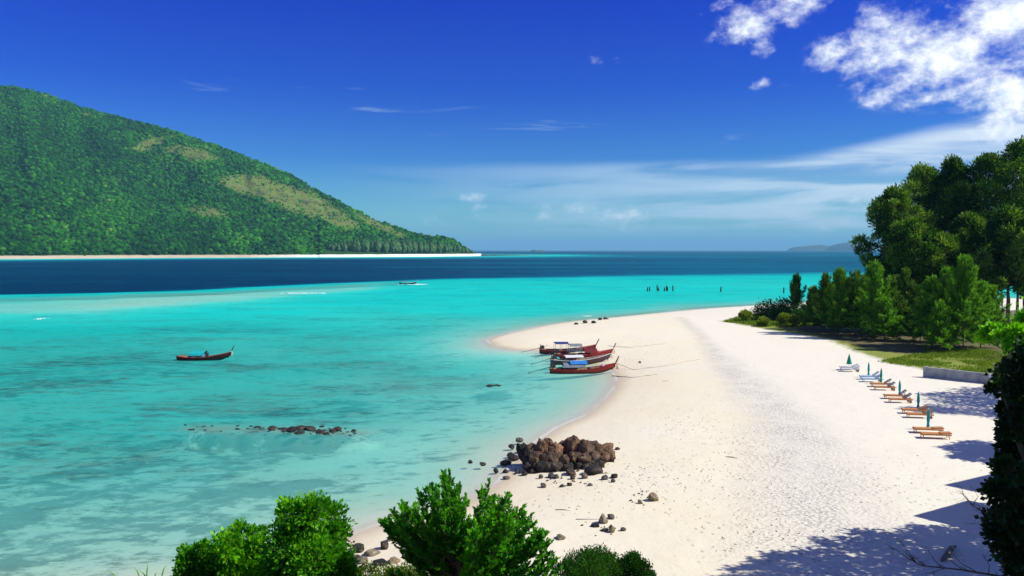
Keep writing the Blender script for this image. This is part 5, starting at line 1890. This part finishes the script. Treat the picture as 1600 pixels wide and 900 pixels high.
protoL = {}
SL = 1.0
LG = [  # foot end px, row of the feet, heading, material, back, angle, label
    (1438, 684, 'teak', 'teak', .06, 'front orange teak lounger of the nearest pair, lying flat'),
    (1427, 675.5, 'teak', 'teak', .06, 'rear orange teak lounger of the nearest pair, under the closed parasol'),
    (1416, 652, 'teak', 'teakdark', .35, 'front teak lounger of the second pair from the viewer'),
    (1409, 645.5, 'teak', 'teakdark', .35, 'rear teak lounger of the second pair from the viewer'),
    (1388, 628.5, 'teak', 'greyslat', .65, 'front teak lounger with a raised grey back, in the third pair from the viewer'),
    (1381, 622.5, 'teak', 'greyslat', .65, 'rear teak lounger with a raised grey back, in the third pair from the viewer'),
    (1365, 609, 'teak', 'greyslat', .6, 'front teak lounger with a raised grey back, next to the pale blue loungers'),
    (1360, 604, 'teak', 'greyslat', .6, 'rear teak lounger with a raised grey back, next to the pale blue loungers'),
    (1347, 596.5, 'bluevinyl', 'bluevinyl', .6, 'front pale blue lounger with a raised back'),
    (1343, 592.5, 'bluevinyl', 'bluevinyl', .6, 'rear pale blue lounger with a raised back'),
    (1314, 580.5, 'whiteplastic', 'whiteplastic', .4, 'white lounger farthest along the beach, under the half open green parasol'),
    (1312, 577.5, 'whiteplastic', 'whiteplastic', .4, 'second white lounger behind the farthest one, under the half open green parasol')]
for i, (px, py, fm, bm_, up, lab) in enumerate(LG):
    key = (fm, bm_, up)
    if key not in protoL:
        o = protoL[key] = lounger(*key)
    else:
        o = copy_tree(protoL[key])
    g = ground(px, py)
    o.location = (g.x, g.y, g.z - .01)
    hd_ = math.radians(-12 - 1.5 * (i % 2))
    o.rotation_euler = (0, 0, hd_)
    q = Vector((math.cos(hd_) * 1.9, math.sin(hd_) * 1.9, 0))
    o.location.z = (gz(g.x, g.y) + gz(g.x + q.x, g.y + q.y)) / 2 - .005
    o.rotation_euler = (0, -math.atan2(gz(g.x + q.x, g.y + q.y) - gz(g.x, g.y), 1.9), hd_)
    o.scale = (1.02,) * 3
    tag(o, lab, 'lounger', 'sun loungers in pairs along the beach')


def parasol(mat, half=False, hgt=2.25):
    root = empty('beach_parasol')
    p_ = MB()
    p_.lathe([(.022, -.3), (.022, hgt - .05)], 8)
    p_.build('pole', M['polewhite'], root, True)
    c_ = MB()
    if half:
        pf = [(.33, hgt - 1.15), (.27, hgt - .95), (.19, hgt - .6), (.10, hgt - .25), (.03, hgt - .02)]
    else:
        pf = [(.06, hgt - 1.45), (.125, hgt - 1.38), (.10, hgt - 1.15), (.075, hgt - 1.10), (.12, hgt - .85), (.11, hgt - .4), (.06, hgt - .12), (.03, hgt - .02)]
    c_.lathe(pf, 16, rib=-.28)
    c_.build('canopy', M[mat], root)
    k_ = MB()
    k_.lathe([(.02, hgt - .03), (.035, hgt + .0), (.028, hgt + .04), (.005, hgt + .08)], 8)
    k_.build('finial', M['polewhite'], root, True)
    if not half:
        s_ = MB()
        s_.lathe([(.088, hgt - 1.15), (.092, hgt - 1.12), (.088, hgt - 1.09)], 12)
        s_.build('tie_strap', M['green'], root)
    return root


pp0 = None
for i, (px, py, top, mt, half, lab) in enumerate([
        (1450, 671, 638, 'teal', False, 'closed teal parasol standing behind the nearest flat loungers'),
        (1434.5, 640, 611, 'teal', False, 'closed teal parasol over the second pair of loungers from the viewer'),
        (1405.5, 619, 593.5, 'teal', False, 'closed teal parasol over the third pair of loungers'),
        (1376.5, 600, 574.5, 'green', False, 'closed teal green parasol behind the teak pair nearest the pale blue loungers'),
        (1357, 589, 565.5, 'teal', False, 'closed parasol over the pale blue loungers'),
        (1326.5, 578.5, 552, 'green', True, 'half open green parasol farthest along the beach, over the white loungers')]):
    g = ground(px, py)
    o = parasol(mt, half, hgt=(py - top) * g.y / F * 1.0 / 1.03)
    o.location = g
    tag(o, lab, 'parasol', 'parasols along the beach')

# low concrete wall
M['concrete'] = mat_plain('concrete', (0.44, 0.44, 0.43), (0.24, 0.25, 0.27), 1.5, .9, .4, .01, .2)
a_, b_ = ground(1442, 589), ground(1600, 606)
wr = empty('low_wall', tuple(a_), math.atan2(b_.y - a_.y, b_.x - a_.x), label='low grey concrete wall between the beach and the grass', cat='wall')
Lw = (b_ - a_).length + 2
for k in range(int(Lw / 2.2)):
    w = MB()
    w.box((2.2 * k + 1.09, .12, .48), (2.18, .22, 1.16))
    w.build('wall_panel', M['concrete'], wr)
w = MB()
w.box((2.2 * int(Lw / 2.2) / 2, .12, 1.09), (2.2 * int(Lw / 2.2) + .06, .30, .07))
w.build('coping', M['concrete'], wr)
w = MB()
w.box((6.6, -.03, .55), (.16, .12, 1.30))
w.build('post', M['whiteplastic'], wr)

# ---------------------------------------------------------------- driftwood and bare twigs on the sand at the lower right
def bare_branch(pts, r0, seed, label, d):
    rng = np.random.default_rng(seed)
    w = [np.array(at(px, py, d + o)) for px, py, o in pts]
    root = empty('bare_branch', tuple(w[0]), label=label, cat='branch')
    segs = []
    join_seg(segs, [q - w[0] for q in w], r0, r0 * .25)
    for q0, q1 in zip(w[:-1], w[1:]):
        for k in range(5):
            s = q0 + (q1 - q0) * rng.uniform(0, 1)
            dr = unit((q1 - q0) / np.linalg.norm(q1 - q0) + rng.normal(0, .55, 3) + [0, 0, .2])
            e = s + dr * rng.uniform(.3, .9)
            join_seg(segs, [s - w[0], (s + e) / 2 - w[0] + rng.normal(0, .05, 3), e - w[0]], r0 * .4, r0 * .12)
            for j in range(2):
                s2 = s + (e - s) * rng.uniform(.4, .9)
                e2 = s2 + unit(dr + rng.normal(0, .6, 3)) * rng.uniform(.15, .4)
                join_seg(segs, [s2 - w[0], e2 - w[0]], r0 * .16, r0 * .08)
    link('wood', segs_mesh('wood', segs, M['bark'], 4), root)
    return root


bare_branch([(1620, 925, 0), (1560, 900, -.6), (1500, 890, -1), (1440, 884, -1.2), (1418, 872, -1.2)], .035, 3, 'leafless twiggy branch reaching across the shaded sand at the bottom right', 22)
bare_branch([(1580, 830, 0), (1545, 805, -.3), (1520, 790, -.5), (1505, 773, -.8)], .022, 5, 'thin leafless twig sticking out left of the dark tree above the roof shadow', 21)
g = ground(1472, 878)
lg = MB()
lg.tube([(0, 0, .08), (.5, .5, .14), (1.1, 1.25, .16), (1.5, 1.6, .1)], [.09, .13, .11, .05], 7)
lg.build('driftwood_log', M['greywood'], None, label='dark driftwood log lying in the shade at the bottom right', cat='log').location = g
for i, (px, py, l, a, lab) in enumerate([(868, 797, 1.0, -.3, 'thin stick on the sand right of the feathery tree'), (900, 812, 3.2, -.12, 'long thin stick lying left of the small group of tan boulders'), (1134, 714, .8, -.6, 'short bent stick lying alone in the middle of the beach'), (935, 741, .9, .1, 'stick lying in front of the outcrop'), (1035, 596, 1.2, .1, 'short driftwood stick on the sand below the boats')]):
    g = ground(px, py)
    s = MB()
    s.tube([(0, 0, .03), (l * .5 * math.cos(a), l * .5 * math.sin(a) + .05, .05), (l * math.cos(a), l * math.sin(a), .03)], [.02, .03, .012], 5)
    s.build('stick', M['greywood'], None, label=lab, cat='stick').location = g

# ---------------------------------------------------------------- bungalows on the slope, right of the view; their roofs shade the beach
M['thatch'] = mat_plain('thatch', (0.30, 0.23, 0.13), (0.18, 0.13, 0.07), 8, .95, .8, .04, .1)
M['wallwood'] = mat_plain('bungalow_wood', (0.32, 0.19, 0.10), (0.22, 0.12, 0.06), 5, .7, .4, .01)
SH = Vector((-SUN_H[0], -SUN_H[1], 0)).normalized() / math.tan(SUN_EL)   # shadow drift per metre of height


def bungalow(tip, eave_h, size, rise, rz, label):
    """tip: where the shadow of the seaward roof corner falls"""
    g = ground(*tip)
    corner = Vector((g.x, g.y, g.z)) - SH * eave_h
    root = empty('bungalow', (0, 0, 0), rz, label=label, cat='bungalow', group='beach bungalows right of the view')
    sx, sy = size
    # local frame: corner at origin, house extends +x, +/-y
    root.location = (corner.x, corner.y, g.z)
    z0 = eave_h
    rf = MB()
    cx, cy = sx / 2, 0
    pts = [(0, 0), (sx * .5, -sy * .5), (sx, 0), (sx * .5, sy * .5)]
    vs = [(x, y, z0) for x, y in pts] + [(x, y, z0 - .15) for x, y in pts] + [(cx, cy, z0 + rise), (cx, cy, z0 + rise - .15)]
    fs = [(k, (k + 1) % 4, 8) for k in range(4)] + [((k + 1) % 4 + 4, k + 4, 9) for k in range(4)] + [(k, k + 4, (k + 1) % 4 + 4, (k + 1) % 4) for k in range(4)]
    rf.add(vs, fs)
    rf.build('roof', M['thatch'], root)
    bd = MB()
    R45 = Matrix.Rotation(math.atan2(sy, sx), 3, 'Z')
    s_ = min(sx, sy) * .5
    bd.box((cx, cy, (z0 - .1 + z0 - 2.9) / 2), (s_, s_, 2.8), R45)
    bd.build('wall', M['wallwood'], root)
    dk = MB()
    dk.box((cx, cy, z0 - 2.95), (s_ * 1.35, s_ * 1.35, .14), R45)
    dk.build('deck', M['wallwood'], root)
    for a, b in ((-1, -1), (1, -1), (1, 1), (-1, 1)):
        st = MB()
        q = R45 @ Vector((a * s_ * .62, b * s_ * .62, 0))
        st.tube([(cx + q.x, cy + q.y, -1.0), (cx + q.x, cy + q.y, z0 - .12)], .09, 6)
        st.build('stilt', M['wallwood'], root)
    dr = MB()
    q = R45 @ Vector((-s_ * .5 - .03, 0, 0))
    dr.box((cx + q.x, cy + q.y, z0 - 1.85), (.06, .9, 2.0), R45)
    dr.build('door', M['greywood'], root)
    return root


bungalow((1474, 758), 7.4, (7.5, 6.5), 1.9, math.radians(-13), 'thatched bungalow just outside the right edge, farther from the viewer')
bungalow((1426, 806), 7.2, (7.0, 6.5), 1.9, math.radians(-13), 'thatched bungalow just outside the right edge, nearer to the viewer')


def shadow_tree(spots, hgt, dense, seed, label, leaf=.3):
    """a tree beyond the right edge, placed so that its crown shades these places on the sand"""
    cl = []
    rng = np.random.default_rng(seed)
    for (px, py, r) in spots:
        g = ground(px, py)
        h = hgt + rng.uniform(-.8, .8)
        R = r * g.y / F
        c_ = g - SH * h
        while (c_.x - R) / c_.y < 0.655:      # keep the crown out of the view
            h += .25
            c_ = g - SH * h
        cl.append((c_.x, c_.y, g.z + h, R, R, R * .6))
    m_ = np.array(cl).mean(0)
    clump_tree('beach_tree', (m_[0] + .5, m_[1], gz(m_[0] + .5, m_[1]) - .1), cl, 34, 44, leaf, leaf * .8, M['leaf_dark'], .22, seed, up=.3, spread=.25, tone0=.5, label=label, cat='tree', group='trees right of the view that shade the beach')


shadow_tree([(1450, 640, 26), (1490, 618, 30), (1480, 640, 34), (1520, 628, 42), (1540, 612, 34), (1550, 645, 38), (1580, 625, 45), (1600, 650, 40)], 13.0, 1, 71, 'tree beyond the right edge that shades the sand beside the second pair of loungers')
shadow_tree([(1505, 700, 22), (1525, 715, 24), (1530, 695, 22), (1555, 708, 34), (1590, 705, 40)], 9.5, 1, 72, 'tree beyond the right edge that casts the small shadow below the nearest loungers')
shadow_tree([(1180, 895, 26), (1230, 880, 34), (1285, 872, 34), (1320, 850, 30), (1370, 838, 30), (1400, 860, 48), (1340, 890, 50), (1270, 910, 46), (1430, 900, 56), (1470, 840, 44), (1500, 880, 56), (1550, 850, 60), (1570, 900, 70)], 8.5, 1, 73, 'broad tree beyond the right edge that shades the bottom of the beach', .26)

# smaller crags filling the gaps of the outcrop
rr_ = np.random.default_rng(44)
for i in range(34):
    px = rr_.uniform(822, 960)
    dy = rr_.uniform(-.9, 1.0)
    d = org.y + dy
    top = np.interp(px, [826, 845, 860, 880, 905, 925, 945, 962], [698, 688, 686, 686, 680, 686, 692, 704]) + 4 + max(0, -dy + .6) * 18 + rr_.uniform(0, 8)
    x = (px - 800) / F * d
    zt = H - (top - 391) * d / F
    g_ = gz(x, d)
    zt = max(zt, g_ + .25)
    W_ = rr_.uniform(5, 11) * d / F / 2 * 1.3
    low_ = zt - g_ < .75
    o = link('crag', rock_me('rock_wet' if low_ else 'rock_brown', 20 + i % 14, 4), out_root)
    hh2 = rr_.uniform(.5, .9)
    o.location = (x - org.x, d - org.y, zt - hh2 * .5 - org.z)
    o.scale = (W_, W_ * rr_.uniform(.9, 1.3), hh2 * .55)
    o.rotation_euler = (rr_.uniform(-.3, .3), rr_.uniform(-.35, .35), rr_.uniform(0, 6))

# bits of dry leaf, weed and driftwood over the beach
rng = np.random.default_rng(91)
Q = []
for a, b, w, n in [(1020, 742, 50, 260), (930, 760, 60, 120), (1160, 760, 60, 200), (1200, 830, 60, 260), (1130, 690, 60, 120), (1000, 560, 50, 90), (1240, 880, 60, 200), (1060, 640, 60, 80), (880, 790, 40, 60), (1420, 720, 70, 90), (1400, 800, 80, 120)]:
    g = ground(a, b)
    r_ = w * g.y / F
    n = int(n * .6)
    Q.append(np.c_[rng.normal(g.x, r_, n), rng.normal(g.y, r_ * 1.5, n)])
Q = np.concatenate(Q)
zq, sq = terrain(Q)
Q, zq = Q[sq > 3], zq[sq > 3]
n = len(Q)
A = np.c_[rng.normal(0, 1, (n, 2)), rng.normal(0, .15, n)]
M['debris'] = mat_leaf('debris', (0.10, 0.07, 0.05), (0.26, 0.19, 0.12), (0.42, 0.33, 0.22), 0.0, .9, .05)
link('beach_debris', leaf_mesh('beach_debris', np.c_[Q, zq + .03], A, rng.uniform(.04, .17, n), rng.uniform(.025, .07, n), rng.uniform(0, 1, n), M['debris'], rng), kind='stuff', label='bits of dry leaf, weed and driftwood scattered over the beach')
